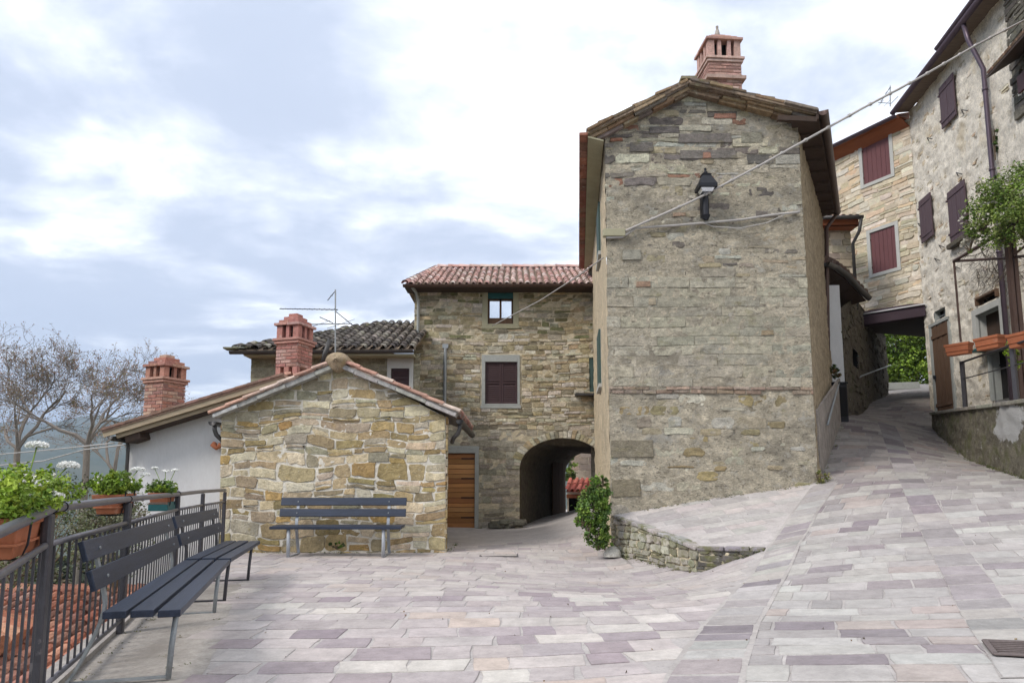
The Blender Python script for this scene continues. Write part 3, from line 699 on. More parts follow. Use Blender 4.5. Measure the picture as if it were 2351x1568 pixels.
# ================================================================== 1. stone hut
hutA, hutB = at(503, 1200, 12.3), at(1025, 1200, 12.3)
wh = Wall(hutA, hutB)
hut = thing('stone_hut', 'small gabled hut of yellow brown rubble stone with pale mortar and tile edged roof', 'hut', ((hutA.x + hutB.x) / 2, 12.3, 0))
ol = [wh.st(*p) for p in ((503, 1290), (1023, 1290), (1023, 957), (775, 833), (509, 957))]
HP = [(0.376, 0.280, 0.137), (0.338, 0.262, 0.147), (0.415, 0.328, 0.190), (0.300, 0.244, 0.158), (0.478, 0.394, 0.259), (0.389, 0.340, 0.243), (0.517, 0.454, 0.344), (0.274, 0.214, 0.105), (0.415, 0.280, 0.116), (0.325, 0.292, 0.211), (0.529, 0.454, 0.318)]
zl = dict(h=(.15, .28), l=(.24, .58), gap=.027, prot=(.003, .024), pal=HP, jit=.024, split=.38, round=.2, bev=.012, cj=.18)
zu = dict(zl, h=(.085, .19), l=(.18, .52), split=.3, gap=.020)
g = masonry(wh, ol, [(1.3, zl), (9, zu)], 3, warp=.16, wf=1.0)
sheet(wh, ol, .0, .010, cell=.04, seed=5, freq=7).build('wall', MT['hut_mortar'], hut, smooth=True)
g.build('wall_stone', MT['hut_stone'], hut)['kind'] = 'stuff'
r = random.Random(5)
mb = MB()
bl, br_ = Vector((hutA.x - .5, 16.4, 0)), Vector((hutB.x - .40, 16.4, 0))
ze = wh.st(509, 957)[1]; zp = wh.st(775, 833)[1]; pk = wh.p(*wh.st(775, 833)); pk2 = V3(pk.x - .45, 16.4, zp)
for a, b in ((Vector((hutA.x, 12.3, 0)), bl), (br_, Vector((hutB.x, 12.3, 0))), (bl, br_)):
    mb.face([(a.x, a.y, -.3), (b.x, b.y, -.3), (b.x, b.y, ze), (a.x, a.y, ze)])
mb.face([(bl.x, 16.4, ze), (br_.x, 16.4, ze), tuple(pk2)])
mb.build('side_wall', MT['hut_mortar'], hut)
# corner quoins returning round the right corner
sw = Wall((hutB.x, 12.3), (br_.x, 16.4)); masonry(sw, [(0, -.1), (sw.L, -.1), (sw.L, ze), (0, ze)], [(9, zl)], 8).build('side_stone', MT['hut_stone'], hut)['kind'] = 'stuff'
Yv = 12.12
LE, RE, PK = at(486, 950, Yv), at(1050, 946, Yv), at(775, 832, Yv)
roof = MB()
for E0, tgt in ((LE, PK), (RE, PK)):
    d = (PK - E0); L = d.length; dn = d.normalized(); nn = V3(-dn.z, 0, dn.x); nn = nn if nn.z > 0 else -nn
    Yd = V3(-.1, 4.2, 0)
    roof.prism([E0 - nn * .035, PK - nn * .035, PK + Yd - nn * .035, E0 + Yd - nn * .035], nn * .045, (.30, .28, .26))
rp = roof.build('roof', MT['slab'], hut)
vs = MB(); r = random.Random(9)
for E0 in (LE, RE):
    d = PK - E0; L = d.length; dn = d.normalized(); nn = V3(-dn.z, 0, dn.x); nn = nn if nn.z > 0 else -nn; s = 0
    while s < L - .02:
        l = min(r.uniform(.35, .62), L - s); q = r.uniform(-.012, .012)
        vs.box(E0 + dn * (s + l / 2) - nn * (.052 + q) + V3(0, .16 + r.uniform(-.02, .02), 0), (l - .008, .34, .062), ax=(dn, V3(0, 1, 0), nn), col=jit((.40, .385, .36), .15, r)); s += l
vs.build('verge_slab', MT['slab'], rp, bev=.008)
vt = MB()
for E0 in (LE, RE):
    d = PK - E0; L = d.length; dn = d.normalized(); nn = V3(-dn.z, 0, dn.x); nn = nn if nn.z > 0 else -nn; s = -.04; k = 0
    while s < L - .22:
        l = .40
        for row in range(2):
            a0 = E0 + dn * s + V3(0, .02 + .15 * row, 0) + nn * (.012 + .006 * k % 2); a1 = a0 + dn * l
            c = jit(r.choice([(.44, .26, .20), (.40, .23, .175), (.47, .33, .26), (.50, .40, .34)]), .1, r); ring = []
            for P0, rr in ((a0, .07), (a1, .058)):
                ring.append([vt.pt(P0 + V3(0, -math.cos(math.pi * q / 6) * rr, 0) + nn * (math.sin(math.pi * q / 6) * rr * .8 + .014 - (.012 if P0 is a1 else 0)), c) for q in range(7)])
                ring.append([vt.pt(P0 + V3(0, -math.cos(math.pi * q / 6) * (rr - .018), 0) + nn * (math.sin(math.pi * q / 6) * (rr - .018) * .8 - .006 - (.012 if P0 is a1 else 0)), c) for q in range(7)])
            o0, i0, o1, i1 = ring
            for q in range(6): vt.f += [[o0[q], o0[q + 1], o1[q + 1], o1[q]], [o0[q], i0[q], i0[q + 1], o0[q + 1]]]
            vt.f.append([o0[0], o1[0], i1[0], i0[0]])
        s += l - .07; k += 1
    Ud = dn; O = E0 + V3(0, .38, 0)
    tiles(vt, O + nn * -.03, V3(0, 1, 0), dn, 3.7, L, TILE, r)
vt.build('roof_tile', MT['tile'], rp, smooth=False)['kind'] = 'stuff'
rc = MB(); c0 = PK + V3(-.01, -.10, -.02)
for j in range(14):
    th0 = None
ringp = None
for j in range(9):
    yy = [-.03, .0, .05, .12, .2, .3, .45, .65, .9][j]; rr = [.02, .11, .17, .19, .185, .18, .175, .17, .165][j]; ring = []
    for k in range(20):
        a = 2 * math.pi * k / 20; q = 1 + .05 * fbm(math.cos(a) * 2, math.sin(a) * 2, yy * 4)
        x, z = math.cos(a) * rr * 1.15 * q * (1 if math.sin(a) > 0 else 1 - .55 * math.sin(-a) if False else 1 - .5 * max(0, -math.sin(a))), math.sin(a) * rr * (.85 if math.sin(a) > 0 else 1.1) * q
        ring.append(rc.pt(c0 + V3(x, yy, z + .05), jit((.34, .26, .17), .12, r)))
    if ringp:
        for k in range(20): rc.f.append([ringp[k], ringp[(k + 1) % 20], ring[(k + 1) % 20], ring[k]])
    else: rc.f.append(ring)
    ringp = ring
rc.build('ridge_stone', MT['hut_stone'], rp, smooth=True)
for E0, sx in ((LE, -1), (RE, 1)):
    gm = MB()
    e = E0 + V3(sx * .03, .1, -.13); pth = [e, e + V3(0, 4, 0)]
    pr = [[gm.pt(P0 + V3(math.cos(a) * .07, 0, math.sin(a) * .075)) for a in [math.pi + math.pi * k / 8 for k in range(9)]] for P0 in pth]
    for k in range(8): gm.f.append([pr[0][k], pr[0][k + 1], pr[1][k + 1], pr[1][k]])
    gm.f.append(pr[0])
    q0 = e + V3(0, .12, -.06); gm.tube([q0, q0 + V3(0, 0, -.08), q0 + V3(-sx * .03, .02, -.17), q0 + V3(-sx * .12, .05, -.26), q0 + V3(-sx * (.17 if sx > 0 else .13), .08 + (.3 if sx > 0 else 0), -.31)], .04, 10)
    gm.build('gutter', MT['zinc'], hut, smooth=True)
# ================================================================== 2. white house
YW = 13.5; ww_ = Wall(at(288, 1105, YW), at(640, 1105, YW))
house = thing('white_house', 'white plastered house with low pitched tile roof and wooden beam end, behind the railing', 'house', tuple(at(400, 1105, YW))[:2] + (-3.4,))
ol = [ww_.st(*p) for p in ((288, 1500), (640, 1500), (640, 880), (288, 1003))]; ol = [(max(0, x) if x < 1 else ww_.L, max(y, -3.4)) for x, y in ol]
sheet(ww_, ol, 0, .006, cell=.12, seed=3, freq=1.5).build('wall', MT['white_plaster'], house, smooth=True)
mb = MB(); a = ww_.p(0, 0); zt = ol[3][1]; zt = min(zt, ol[3][1])
mb.face([(a.x, YW, -3.4), (a.x - .6, YW + 7, -3.4), (a.x - .6, YW + 7, ww_.st(288, 1003)[1]), (a.x, YW, ww_.st(288, 1003)[1])])
b_ = ww_.p(ww_.L, 0); mb.face([(b_.x, YW, -3.4), (b_.x, YW + 3, -3.4), (b_.x, YW + 3, 3.0), (b_.x, YW, 3.0)])
mb.build('side_wall', MT['white_plaster'], house)
YR = 13.0; L0, L1 = at(233, 990, YR), at(650, 862, YR); dn = (L1 - L0).normalized(); nn = V3(-dn.z, 0, dn.x); LL = (L1 - L0).length
mb = MB(); mb.prism([L0 - nn * .03, L1 - nn * .03, L1 - nn * .03 + V3(0, 7.5, 0), L0 - nn * .03 + V3(-.3, 7.5, 0)], nn * .04, (.3, .2, .15))
R2 = L1 + V3(2.6, 0, -.9); mb.prism([L1 - nn * .03, R2 - nn * .03, R2 + V3(0, 2.3, 0), L1 + V3(0, 7.5, 0)], V3(0, 0, .05), (.3, .2, .15))
wr = mb.build('roof', MT['tile'], house)
mb = MB(); mb.box((L0 + L1) / 2 - nn * .075 + V3(0, .03, 0), (LL, .03, .10), ax=(dn, V3(0, 1, 0), nn)); mb.box((L0 + L1) / 2 - nn * .15 + dn * .1 + V3(0, .10, 0), (LL - .2, .03, .10), ax=(dn, V3(0, 1, 0), nn)); mb.build('verge_board', MT['cream_wood'], wr, bev=.004)
mb = MB(); mb.prism([L0 + dn * .05 - nn * .20 + V3(0, .15, 0), L1 - nn * .20 + V3(0, .15, 0), L1 - nn * .20 + V3(0, .5, 0), L0 + dn * .05 - nn * .20 + V3(0, .5, 0)], nn * .02); mb.build('soffit', MT['dark_wood'], wr)
mb = MB(); r = random.Random(31)
tiles(mb, L0 + nn * .0 + V3(0, .28, 0), V3(0, 1, 0), dn, 6.9, LL + .1, TILE, r, rad=.08)
for k in range(15):
    for q in range(2): mb.bar(L0 + dn * (LL * k / 15) + nn * (.025 + .03 * q) + V3(0, .1 + .04 * q, 0), L0 + dn * (LL * (k + .97) / 15) + nn * (.020 + .03 * q) + V3(0, .1 + .04 * q, 0), .25, .026, col=jit((.24, .15, .115), .25, r))
mb.build('roof_tile', MT['tile'], wr)['kind'] = 'stuff'
mb = MB(); c = at(310, 998, 13.25); mb.box(c + V3(0, .15, .0), (.30, .55, .26), ax=(dn, V3(0, 1, 0), nn)); mb.build('beam_end', MT['dark_wood'], house, bev=.02)
mb = MB(); g0 = at(262, 1002, 13.1)
pr = [[mb.pt(P0 + V3(math.cos(a) * .06, 0, math.sin(a) * .06)) for a in [math.pi + math.pi * k / 8 for k in range(9)]] for P0 in (g0 + V3(-.02, -.1, 0), g0 + V3(-.3, 7, 0))]
for k in range(8): mb.f.append([pr[0][k], pr[0][k + 1], pr[1][k + 1], pr[1][k]])
mb.f.append(pr[0])
mb.build('gutter', MT['zinc'], house, smooth=True)
mb = MB(); mb.tube([g0 + V3(0, .1, -.04), at(293, 1015, 13.4), at(294, 1030, 13.42), V3(at(292, 1105, 13.42).x, 13.42, -3.3)], .035, 8); mb.build('downpipe', MT['zinc'], house, smooth=True)
q = at(492, 1015, 13.4); mb = MB(); mb.tube([q, q + V3(.0, -.02, -.05), q + V3(.05, -.02, -.13), q + V3(.14, -.02, -.05)], [.03, .07, .03, .06], 8); mb.build('vent_stub', MT['terracotta'], house, smooth=True)
cb = at(376, 948, 14.6)
chimney(house, (cb.x, cb.y, cb.z - .35), R(-24), .56, .35 + .62, .22, BR, seed=4, collar=1)
cb = at(674, 866, 14.0); chimney(house, (cb.x, cb.y, cb.z - .1), R(-18), .52, .1 + .66, .25, [(.39, .18, .15), (.35, .155, .125), (.41, .22, .18), (.33, .16, .13), (.44, .28, .24)], seed=6, open_base=True)
# ================================================================== 3. old house with slab roof
YO = 17.0; wo_ = Wall(at(565, 1105, YO), at(960, 1105, YO))
old = thing('old_house', 'beige stone house with dark sagging weathered roof, rising behind the hut', 'house', tuple(at(750, 1105, YO))[:2] + (0,))
ow = wo_.rect(898, 846, 940, 886)
zt = at(750, 812, YO).z
ol = [(0, -.2), (wo_.L, -.2), (wo_.L, zt), (0, zt)]
sheet(wo_, ol, 0, .012, cell=.09, opens=[ow], seed=2, freq=3).build('wall', MT['sand_frame'], old, smooth=True)
zo = dict(h=(.14, .24), l=(.25, .6), gap=.012, prot=(.003, .012), pal=[(.33, .29, .19), (.30, .27, .18), (.36, .33, .24), (.28, .25, .16)], jit=.01, split=.1, miss=.15, cj=.1)
masonry(wo_, ol, [(9, zo)], 12, opens=[ow], warp=.02).build('wall_stone', MT['stone'], old)['kind'] = 'stuff'
mb = MB(); a = wo_.p(0, 0); mb.face([(a.x, YO, -.3), (a.x - .5, YO + 7, -.3), (a.x - .5, YO + 7, zt), (a.x, YO, zt)])
mb.face([(a.x - .5, YO + 7, -.3), (a.x + 4.5, YO + 7, -.3), (a.x + 4.5, YO + 7, zt), (a.x - .5, YO + 7, zt)]); mb.build('side_wall', MT['sand_frame'], old)
mb = MB(); reveal(wo_, mb, ow, .2); fr = wo_
for s0, s1, t0, t1 in ((ow[0] - .1, ow[0], ow[2] - .1, ow[3] + .28), (ow[1], ow[1] + .1, ow[2] - .1, ow[3] + .28), (ow[0], ow[1], ow[3], ow[3] + .28)): wo_.box(mb, s0, s1, t0, t1, -.1, .03)
wf = mb.build('window', MT['pale_frame'], old)
def louvre(parent, w, o, d, matl, n=2, slat=.055, name='shutter'):
    s0, s1, t0, t1 = o; mb = MB(); wd = (s1 - s0) / n
    for i in range(n):
        a, b = s0 + i * wd + .006, s0 + (i + 1) * wd - .006; e = .045
        for (p, q, x, y) in ((a, a + e, t0, t1), (b - e, b, t0, t1), (a + e, b - e, t0, t0 + e), (a + e, b - e, t1 - e, t1), (a + e, b - e, (t0 + t1) / 2 - .025, (t0 + t1) / 2 + .025)): w.box(mb, p, q, x, y, d, d + .035)
        t = t0 + e
        while t < t1 - e - .02:
            if abs(t + .02 - (t0 + t1) / 2) > .04:
                P = [w.p(a + e, t, d + .03), w.p(b - e, t, d + .03), w.p(b - e, t + slat * .95, d + .004), w.p(a + e, t + slat * .95, d + .004)]; mb.prism(P, Vector((0, 0, .008)))
            t += slat
    w.box(mb, s0, s1, t0, t1, d - .03, d - .012)
    return mb.build(name, matl, parent)
louvre(wf, wo_, (ow[0], ow[1], ow[2], ow[3]), -.06, MT['shutter_brown'], n=1)
SLP = [(.085, .072, .065), (.12, .105, .09), (.16, .14, .12), (.07, .06, .055), (.21, .185, .155), (.27, .24, .205)]
e0, e1 = at(541, 806, 16.6), at(950, 804, 16.6); rr1 = at(943, 744, 20.8); rr0 = at(885, 747, 20.8)
U = V3(0, rr1.y - e1.y, rr1.z - e1.z); Lr = U.length; wid = e1.x - e0.x
mb = MB(); mb.prism([e0, e1, V3(e1.x, rr1.y, rr1.z), V3(rr0.x, rr1.y, rr1.z)], V3(0, 0, .03)); mb.prism([e0, V3(rr0.x, rr1.y, rr1.z), V3(rr0.x, 25, e0.z), V3(e0.x, 25, e0.z)], V3(0, 0, .03))
orf = mb.build('roof', MT['slab'], old)
r = random.Random(41); mb = MB(); hx = rr0.x - e0.x
tiles(mb, e0 + V3(0, 0, .03), (1, 0, 0), U, wid, Lr, SLP, r, clipf=lambda x, u: x > hx * u / Lr - .15, tw=.24, th=.34, rad=.10)
# the left skirt of the roof is rough and mossy
for k in range(60): 
    u = r.random(); x = hx * u; c = e0 + V3(x + r.uniform(-.12, .12), U.y * u, U.z * u + .05); mb.box(c, (.34, .3, .04), rz=r.uniform(-.5, .5), col=jit(r.choice([(.22, .21, .12), (.16, .15, .10), (.27, .26, .21)]), .2, r))
mb.build('roof_tile', MT['slab'], orf)['kind'] = 'stuff'
mb = MB()
for P0, P1 in ((e0 + V3(-.12, -.05, -.02), e1 + V3(0, -.05, -.01)),):
    pr = [[mb.pt(P + V3(0, math.cos(a) * .075, math.sin(a) * .075)) for a in [math.pi + math.pi * k / 8 for k in range(9)]] for P in (P0, P1)]
    for k in range(8): mb.f.append([pr[0][k], pr[0][k + 1], pr[1][k + 1], pr[1][k]])
    mb.f.append(pr[0])
mb.build('gutter', MT['zinc'], old, smooth=True)
mb = MB(); mb.box(((e0.x + e1.x) / 2 + .1, 16.85, e0.z - .09), (wid - .2, .5, .05)); mb.build('soffit', MT['sand_frame'], old)
fl = at(752, 800, 15.2); mb = MB(); mb.tube([at(741, 835, 15.2), at(746, 812, 15.2), at(758, 780, 15.2)], .055, 8)
tag(mb.build('flue_pipe', MT['zinc'], smooth=True), 'leaning dark metal flue pipe behind the ridge of the small hut', 'flue')
# ================================================================== 4. archway house
YM = 19.0; wm = Wall(at(945, 1105, YM), at(1392, 1105, YM))
mid = thing('archway_house', 'three storey rubble stone house with pink tile roof and dark archway at its foot', 'house', tuple(at(1150, 1105, YM))[:2] + (0,))
zt = at(1150, 657, YM).z
wA = wm.rect(1120, 672, 1178, 744); wB = wm.rect(1114, 831, 1188, 927); wD = wm.rect(1000, 1040, 1090, 1212); wE = wm.rect(1353, 822, 1372, 900)
sx0, _ = wm.st(1193, 1150); sx1, _ = wm.st(1400, 1150); _, ttop = wm.st(1270, 1006)
ra = (sx1 - sx0) / 2 * 0.97; ax = sx0 + ra; ay = ttop - .85
arch = (ax, ay, ra, .85)
ol = [(0, -.3), (wm.L, -.3), (wm.L, zt), (0, zt)]
MP = [(0.567, 0.487, 0.322), (0.500, 0.420, 0.267), (0.634, 0.567, 0.424), (0.405, 0.332, 0.205), (0.701, 0.634, 0.497), (0.567, 0.527, 0.410), (0.593, 0.481, 0.294), (0.338, 0.291, 0.205), (0.741, 0.682, 0.566)]
z1 = dict(h=(.10, .20), l=(.25, .65), gap=.012, prot=(-.002, .022), pal=[(.50, .45, .36), (.44, .39, .30), (.54, .49, .40), (.37, .33, .26), (.56, .49, .37)], jit=.01, split=.3, round=.2, miss=.05)
z2 = dict(h=(.06, .15), l=(.14, .46), gap=.013, prot=(0, .035), pal=MP, jit=.013, split=.25, round=.25, cj=.18)
z3 = dict(z2, h=(.08, .17), l=(.2, .55), prot=(-.004, .022), pal=MP + [(.34, .31, .22), (.24, .235, .12)] * 2)
opn = [wA, wB, wD, wE]
pad = lambda o, a, b, c, d: (o[0] - a, o[1] + b, o[2] - c, o[3] + d)
sheet(wm, ol, 0, .016, cell=.07, opens=opn, arch=arch, seed=11, freq=5).build('wall', MT['mid_mortar'], mid, smooth=True)
mb = masonry(wm, ol, [(2.6, z1), (5.2, z2), (99, z3)], 77, opens=[pad(wA, .14, .14, .06, .14), pad(wB, .14, .12, .1, .26), pad(wD, 0, .1, .1, .1), wE], arch=arch, warp=.07)
# voussoirs round the arch
r = random.Random(3)
for k in range(34):
    a0, a1 = math.pi * k / 34, math.pi * (k + 1) / 34; a1 -= .01
    h = r.uniform(.16, .26); P = [(ax + (ra + q) * math.cos(a), ay + (.85 + q) * math.sin(a)) for a, q in ((a0, .0), (a0, h), (a1, h), (a1, .0))]
    stone(mb, wm.p, P[::-1], r.uniform(.025, .045), jit(r.choice(MP), .15, r), bev=.01, back=-.12)
mb.build('wall_stone', MT['stone'], mid)['kind'] = 'stuff'
mb = MB(); a, b = wm.p(0, 0), wm.p(wm.L, 0)
mb.face([(a.x, YM, -.3), (a.x - .35, YM + 6.9, -.3), (a.x - .35, YM + 6.9, zt), (a.x, YM, zt)]); mb.face([(b.x, YM, 2.9), (b.x + 1.5, YM + 6.9, 2.9), (b.x + 1.5, YM + 6.9, zt), (b.x, YM, zt)])
mb.face([(a.x - .35, YM + 6.9, 2.7), (b.x + 1.5, YM + 6.9, 2.7), (b.x + 1.5, YM + 6.9, zt), (a.x - .35, YM + 6.9, zt)])
mb.face([(a.x - .35, YM + 6.9, -.3), (1.5, YM + 6.9, -.3), (1.5, YM + 6.9, 2.7), (a.x - .35, YM + 6.9, 2.7)])
mb.build('side_wall', MT['mid_mortar'], mid)
# tunnel under the house
mb = MB(); p0 = wm.p(ax - ra, 0, -.02); p1 = V3(2.02, 25.9, 0); zsp = 2.35
pts0 = [(ax - ra, -.2)] + [(ax - ra * math.cos(math.pi * k / 12), ay + .85 * math.sin(math.pi * k / 12)) for k in range(13)] + [(ax + ra, -.2)]
def ring(f):
    o = []
    sh = (p1.x - p0.x) * f
    for s, t in pts0:
        P = wm.p(s, t, 0); o.append(mb.pt((P.x + sh + .25 * f * (1 if s > ax else 0), P.y + 6.9 * f, (min(t, zsp + .1 * math.sin(s)) if f > .05 else t) if t > 0 else t)))
    return o
RG = [ring(f) for f in (0, .06, .2, .4, .6, .8, 1)]
for A, B in zip(RG, RG[1:]):
    for k in range(len(A) - 1): mb.f.append([A[k], A[k + 1], B[k + 1], B[k]])
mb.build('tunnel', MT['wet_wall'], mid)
def in_tunnel(f, z, off=.03):
    return V3(p0.x + (p1.x - p0.x) * f + off, YM + 6.9 * f, z)
mb = MB(); r = random.Random(14)
for k in range(14):
    f0 = .60 + .022 * k; a, b = in_tunnel(f0, .12, .05 + r.uniform(0, .012)), in_tunnel(f0 + .0205, .12, .05)
    mb.prism([a, b, b + V3(0, 0, 2.05), a + V3(0, 0, 2.05)], V3(.04, -.01, 0))
mb.build('tunnel_door', MT['old_wood'], mid)
# roof
e0, e1 = at(929, 656, 18.5), at(1362, 650, 18.5); rr0, rr1 = at(1005, 618, 22), at(1372, 614, 22)
U = V3(0, rr0.y - e0.y, rr0.z - e0.z); Lr = U.length; hx = rr0.x - e0.x; wid = 6.2
mb = MB(); mb.prism([e0, e0 + V3(wid, 0, 0), V3(e0.x + wid, rr0.y, rr0.z), rr0], V3(0, 0, .02)); mb.prism([e0, rr0, V3(rr0.x, 25, e0.z + .3), V3(e0.x, 26.4, e0.z)], V3(0, 0, .02)); mb.prism([rr0, V3(e0.x + wid, rr0.y, rr0.z), V3(e0.x + wid, 26.4, e0.z), V3(e0.x, 26.4, e0.z)], V3(0, 0, .02))
mr = mb.build('roof', MT['tile'], mid); r = random.Random(51); mb = MB()
TPINK = [(.56, .36, .31), (.50, .29, .25), (.58, .43, .38), (.46, .31, .27), (.62, .51, .46), (.40, .26, .225)]
tiles(mb, e0 + V3(0, 0, .0), (1, 0, 0), U, wid, Lr, TPINK, r, clipf=lambda x, u: x > hx * u / Lr - .05, tw=.19, rad=.075)
for a, b in ((e0, rr0), (rr0, rr0 + V3(wid - hx, 0, 0))):
    d = b - a; n = int(d.length / .34)
    for k in range(n):
        q0, q1 = a + d * (k / n), a + d * ((k + 1.2) / n); dd = d.normalized(); sd = dd.cross(V3(0, 0, 1)).normalized(); c = jit(r.choice(TPINK), .12, r)
        rg = [[mb.pt(q + sd * math.cos(math.pi * i / 6) * rr_ + V3(0, 0, math.sin(math.pi * i / 6) * rr_ + .05 + l), c) for i in range(7)] for q, rr_, l in ((q0, .11, .015), (q1, .095, 0))]
        for i in range(6): mb.f.append([rg[0][i], rg[0][i + 1], rg[1][i + 1], rg[1][i]])
mb.build('roof_tile', MT['tile'], mr)['kind'] = 'stuff'
mb = MB(); P0, P1 = e0 + V3(-.03, -.08, -.0), e0 + V3(wid - .9, -.08, .02)
pr = [[mb.pt(P + V3(0, math.cos(a) * .075, math.sin(a) * .075)) for a in [math.pi + math.pi * k / 8 for k in range(9)]] for P in (P0, P1)]
for k in range(8): mb.f.append([pr[0][k], pr[0][k + 1], pr[1][k + 1], pr[1][k]])
mb.f.append(pr[0]); mb.build('gutter', MT['gutter'], mid, smooth=True)
mb = MB(); mb.box((e0.x + wid / 2, 18.76, e0.z - .04), (wid, .62, .04)); mb.build('soffit', MT['dark_wood'], mid)
mb = MB(); q = wm.p(.12, 0, .08); mb.tube([(q.x - .12, 18.5, e0.z - .05), (q.x - .05, 18.75, e0.z - .12), (q.x, q.y, e0.z - .35), (q.x, q.y, 5.3), (q.x - .06, q.y, 5.2)], .045, 8); mb.build('downpipe', MT['grey_stone'], mid, smooth=True)
mb = MB(); s_, t_ = wm.st(1023, 800); mb.tube([wm.p(s_, t_, .06), wm.p(s_, wm.st(1023, 935)[1], .06)], .045, 8); mb.box(wm.p(s_, t_ + .05, .05), (.16, .1, .12)); mb.build('vent_pipe', MT['galv'], mid, smooth=False)
# windows
mb = MB(); s0, s1, t0, t1 = wA; reveal(wm, mb, wA, .22)
for q in ((s0 - .16, s0, t0 - .07, t1 + .15), (s1, s1 + .16, t0 - .07, t1 + .15), (s0, s1, t1, t1 + .15), (s0 - .18, s1 + .18, t0 - .13, t0 - .07), (s0, s1, t0 - .07, t0)): wm.box(mb, *q, -.1, .03)
f = mb.build('window', MT['sand_frame'], mid, bev=.006)
mb = MB(); h = t1 - .16
for q in ((s0, s0 + .05, t0, h), (s1 - .05, s1, t0, h), ((s0 + s1) / 2 - .03, (s0 + s1) / 2 + .03, t0, h), (s0 + .05, s1 - .05, t0, t0 + .05), (s0 + .05, s1 - .05, h - .05, h)): wm.box(mb, *q, -.16, -.11)
mb.build('sash', MT['old_wood'], f)
mb = MB(); wm.box(mb, s0 + .05, s1 - .05, t0 + .05, h - .05, -.15, -.14); mb.build('pane', MT['glass'], f)
mb = MB(); wm.box(mb, s0, s1, h, t1, -.12, -.02); mb.build('blind_box', MT['teal'], f)
mb = MB(); wm.box(mb, s0 + .04, s1 - .02, t0 + .0, t0 + .18, -.105, -.02); mb.build('window_box', MT['old_wood'], f)
mb = MB(); s0, s1, t0, t1 = wB; reveal(wm, mb, wB, .2)
for q in ((s0 - .10, s0, t0 - .05, t1 + .2), (s1, s1 + .07, t0 - .05, t1 + .2), (s0, s1, t1, t1 + .2), (s0 - .13, s1 + .10, t0 - .13, t0 - .05), (s0, s1, t0 - .05, t0)): wm.box(mb, *q, -.08, .035)
f = mb.build('window', MT['grey_stone'], mid, bev=.006); louvre(f, wm, wB, -.05, MT['shutter_brown'], n=2)
mb = MB(); wm.box(mb, wE[0], wE[1], wE[2], wE[3], -.06, .0); f = mb.build('window', MT['shutter_green'], mid)
mb = MB(); s0, s1, t0, t1 = wE; wm.box(mb, s0 - .42, s1, t0 - .12, t0 - .06, 0, .3); mb.build('sill', MT['zinc'], f)
# door of planks
mb = MB(); s0, s1, t0, t1 = wD; reveal(wm, mb, wD, .25)
for q in ((s1, s1 + .11, t0, t1 + .11), (s0, s1, t1, t1 + .11)): wm.box(mb, *q, -.1, .03)
wm.box(mb, s0 - .1, s1 + .12, t1 + .11, t1 + .2, -.05, .02, None)
f = mb.build('door_frame', MT['grey_stone'], mid, bev=.005)
mb = MB(); t = t0; r = random.Random(6); k = 0
while t < t1 - .02:
    h = r.uniform(.11, .15); h = min(h, t1 - t); c = jit(r.choice([(.36, .165, .055), (.42, .20, .07), (.30, .13, .045), (.45, .22, .085)]), .15, r)
    wm.box(mb, s0, s1, t + .006, t + h - .006, -.10, -.06 + r.uniform(0, .006), c); t += h
    if k % 4 == 1: wm.box(mb, s1 - .38, s1 - .02, t - .02, t + .02, -.06, -.045, (.04, .02, .015))
    k += 1
wm.box(mb, s0, s1, t0, t1, -.12, -.10, (.03, .015, .01)); mb.build('door', MT['door_wood'], mid)
# rubble heap at the left foot of the arch
mb = MB(); r = random.Random(8)
for k in range(26):
    u, v = r.uniform(1130, 1202), 0; x = at(u, 1190, 18.75).x; mb2 = r.uniform(.08, .2); mb.box((x, 18.85 - r.uniform(0, .2), ground(x, 18.7) + r.uniform(0, .18)), (mb2 * 1.8, mb2, mb2 * .7), rz=r.uniform(-.4, .4), col=jit((.20, .19, .15), .2, r))
tag(mb.build('rubble_heap', MT['stone'], bev=.02), 'low mossy heap of rubble stones at the left foot of the archway', 'rubble')
# ---- beyond the tunnel
mb = MB(); 
YB = 34; w4 = Wall(at(1311, 1105, YB), at(1420, 1105, YB)); ol = [(0, 0), (w4.L, 0), (w4.L, at(1340, 1010, YB).z), (0, at(1340, 1016, YB).z)]
sheet(w4, ol, 0, .02, cell=.15).build('garden_wall', MT['pale_mortar'], smooth=True)
gw = bpy.data.objects['garden_wall']; tag(gw, 'pale pinkish block wall seen through the archway behind the little red roof', 'wall')
z9 = dict(h=(.3, .42), l=(.6, 1.1), gap=.02, prot=(.01, .03), pal=[(.42, .33, .27), (.38, .30, .24), (.45, .37, .31)], jit=.015, split=.1)
masonry(w4, ol, [(9, z9)], 4).build('wall_block', MT['pale_stone'], gw)['kind'] = 'stuff'
shd = thing('garden_shed', 'small shed with rusty red roof seen through the archway', 'shed', (at(1330, 1105, 29).x, 29, 0))
a, b = at(1302, 1130, 29), at(1372, 1130, 29); w5 = Wall(a, b); o = w5.rect(1306, 1143, 1327, 1182)
sheet(w5, [(0, 0), (w5.L, 0), (w5.L, a.z), (0, a.z)], 0, .015, cell=.12, opens=[o]).build('wall', MT['pale_mortar'], shd)
mb = MB(); reveal(w5, mb, o, .3); w5.box(mb, o[0], o[1], o[2], o[3], -.32, -.3); mb.build('window', MT['dark'], shd)
mb = MB(); w5.box(mb, o[0] - .1, o[1] + .1, o[3], o[3] + .15, 0, .04); mb.build('lintel', MT['terracotta'], shd)
mb = MB(); mb.face([(b.x, 29, 0), (b.x + 1, 31, 0), (b.x + 1, 31, a.z), (b.x, 29, a.z)]); mb.build('side_wall', MT['pale_mortar'], shd)
mb = MB(); r = random.Random(2); e0, U = at(1300, 1128, 28.7), V3(.35, 1.5, .5)
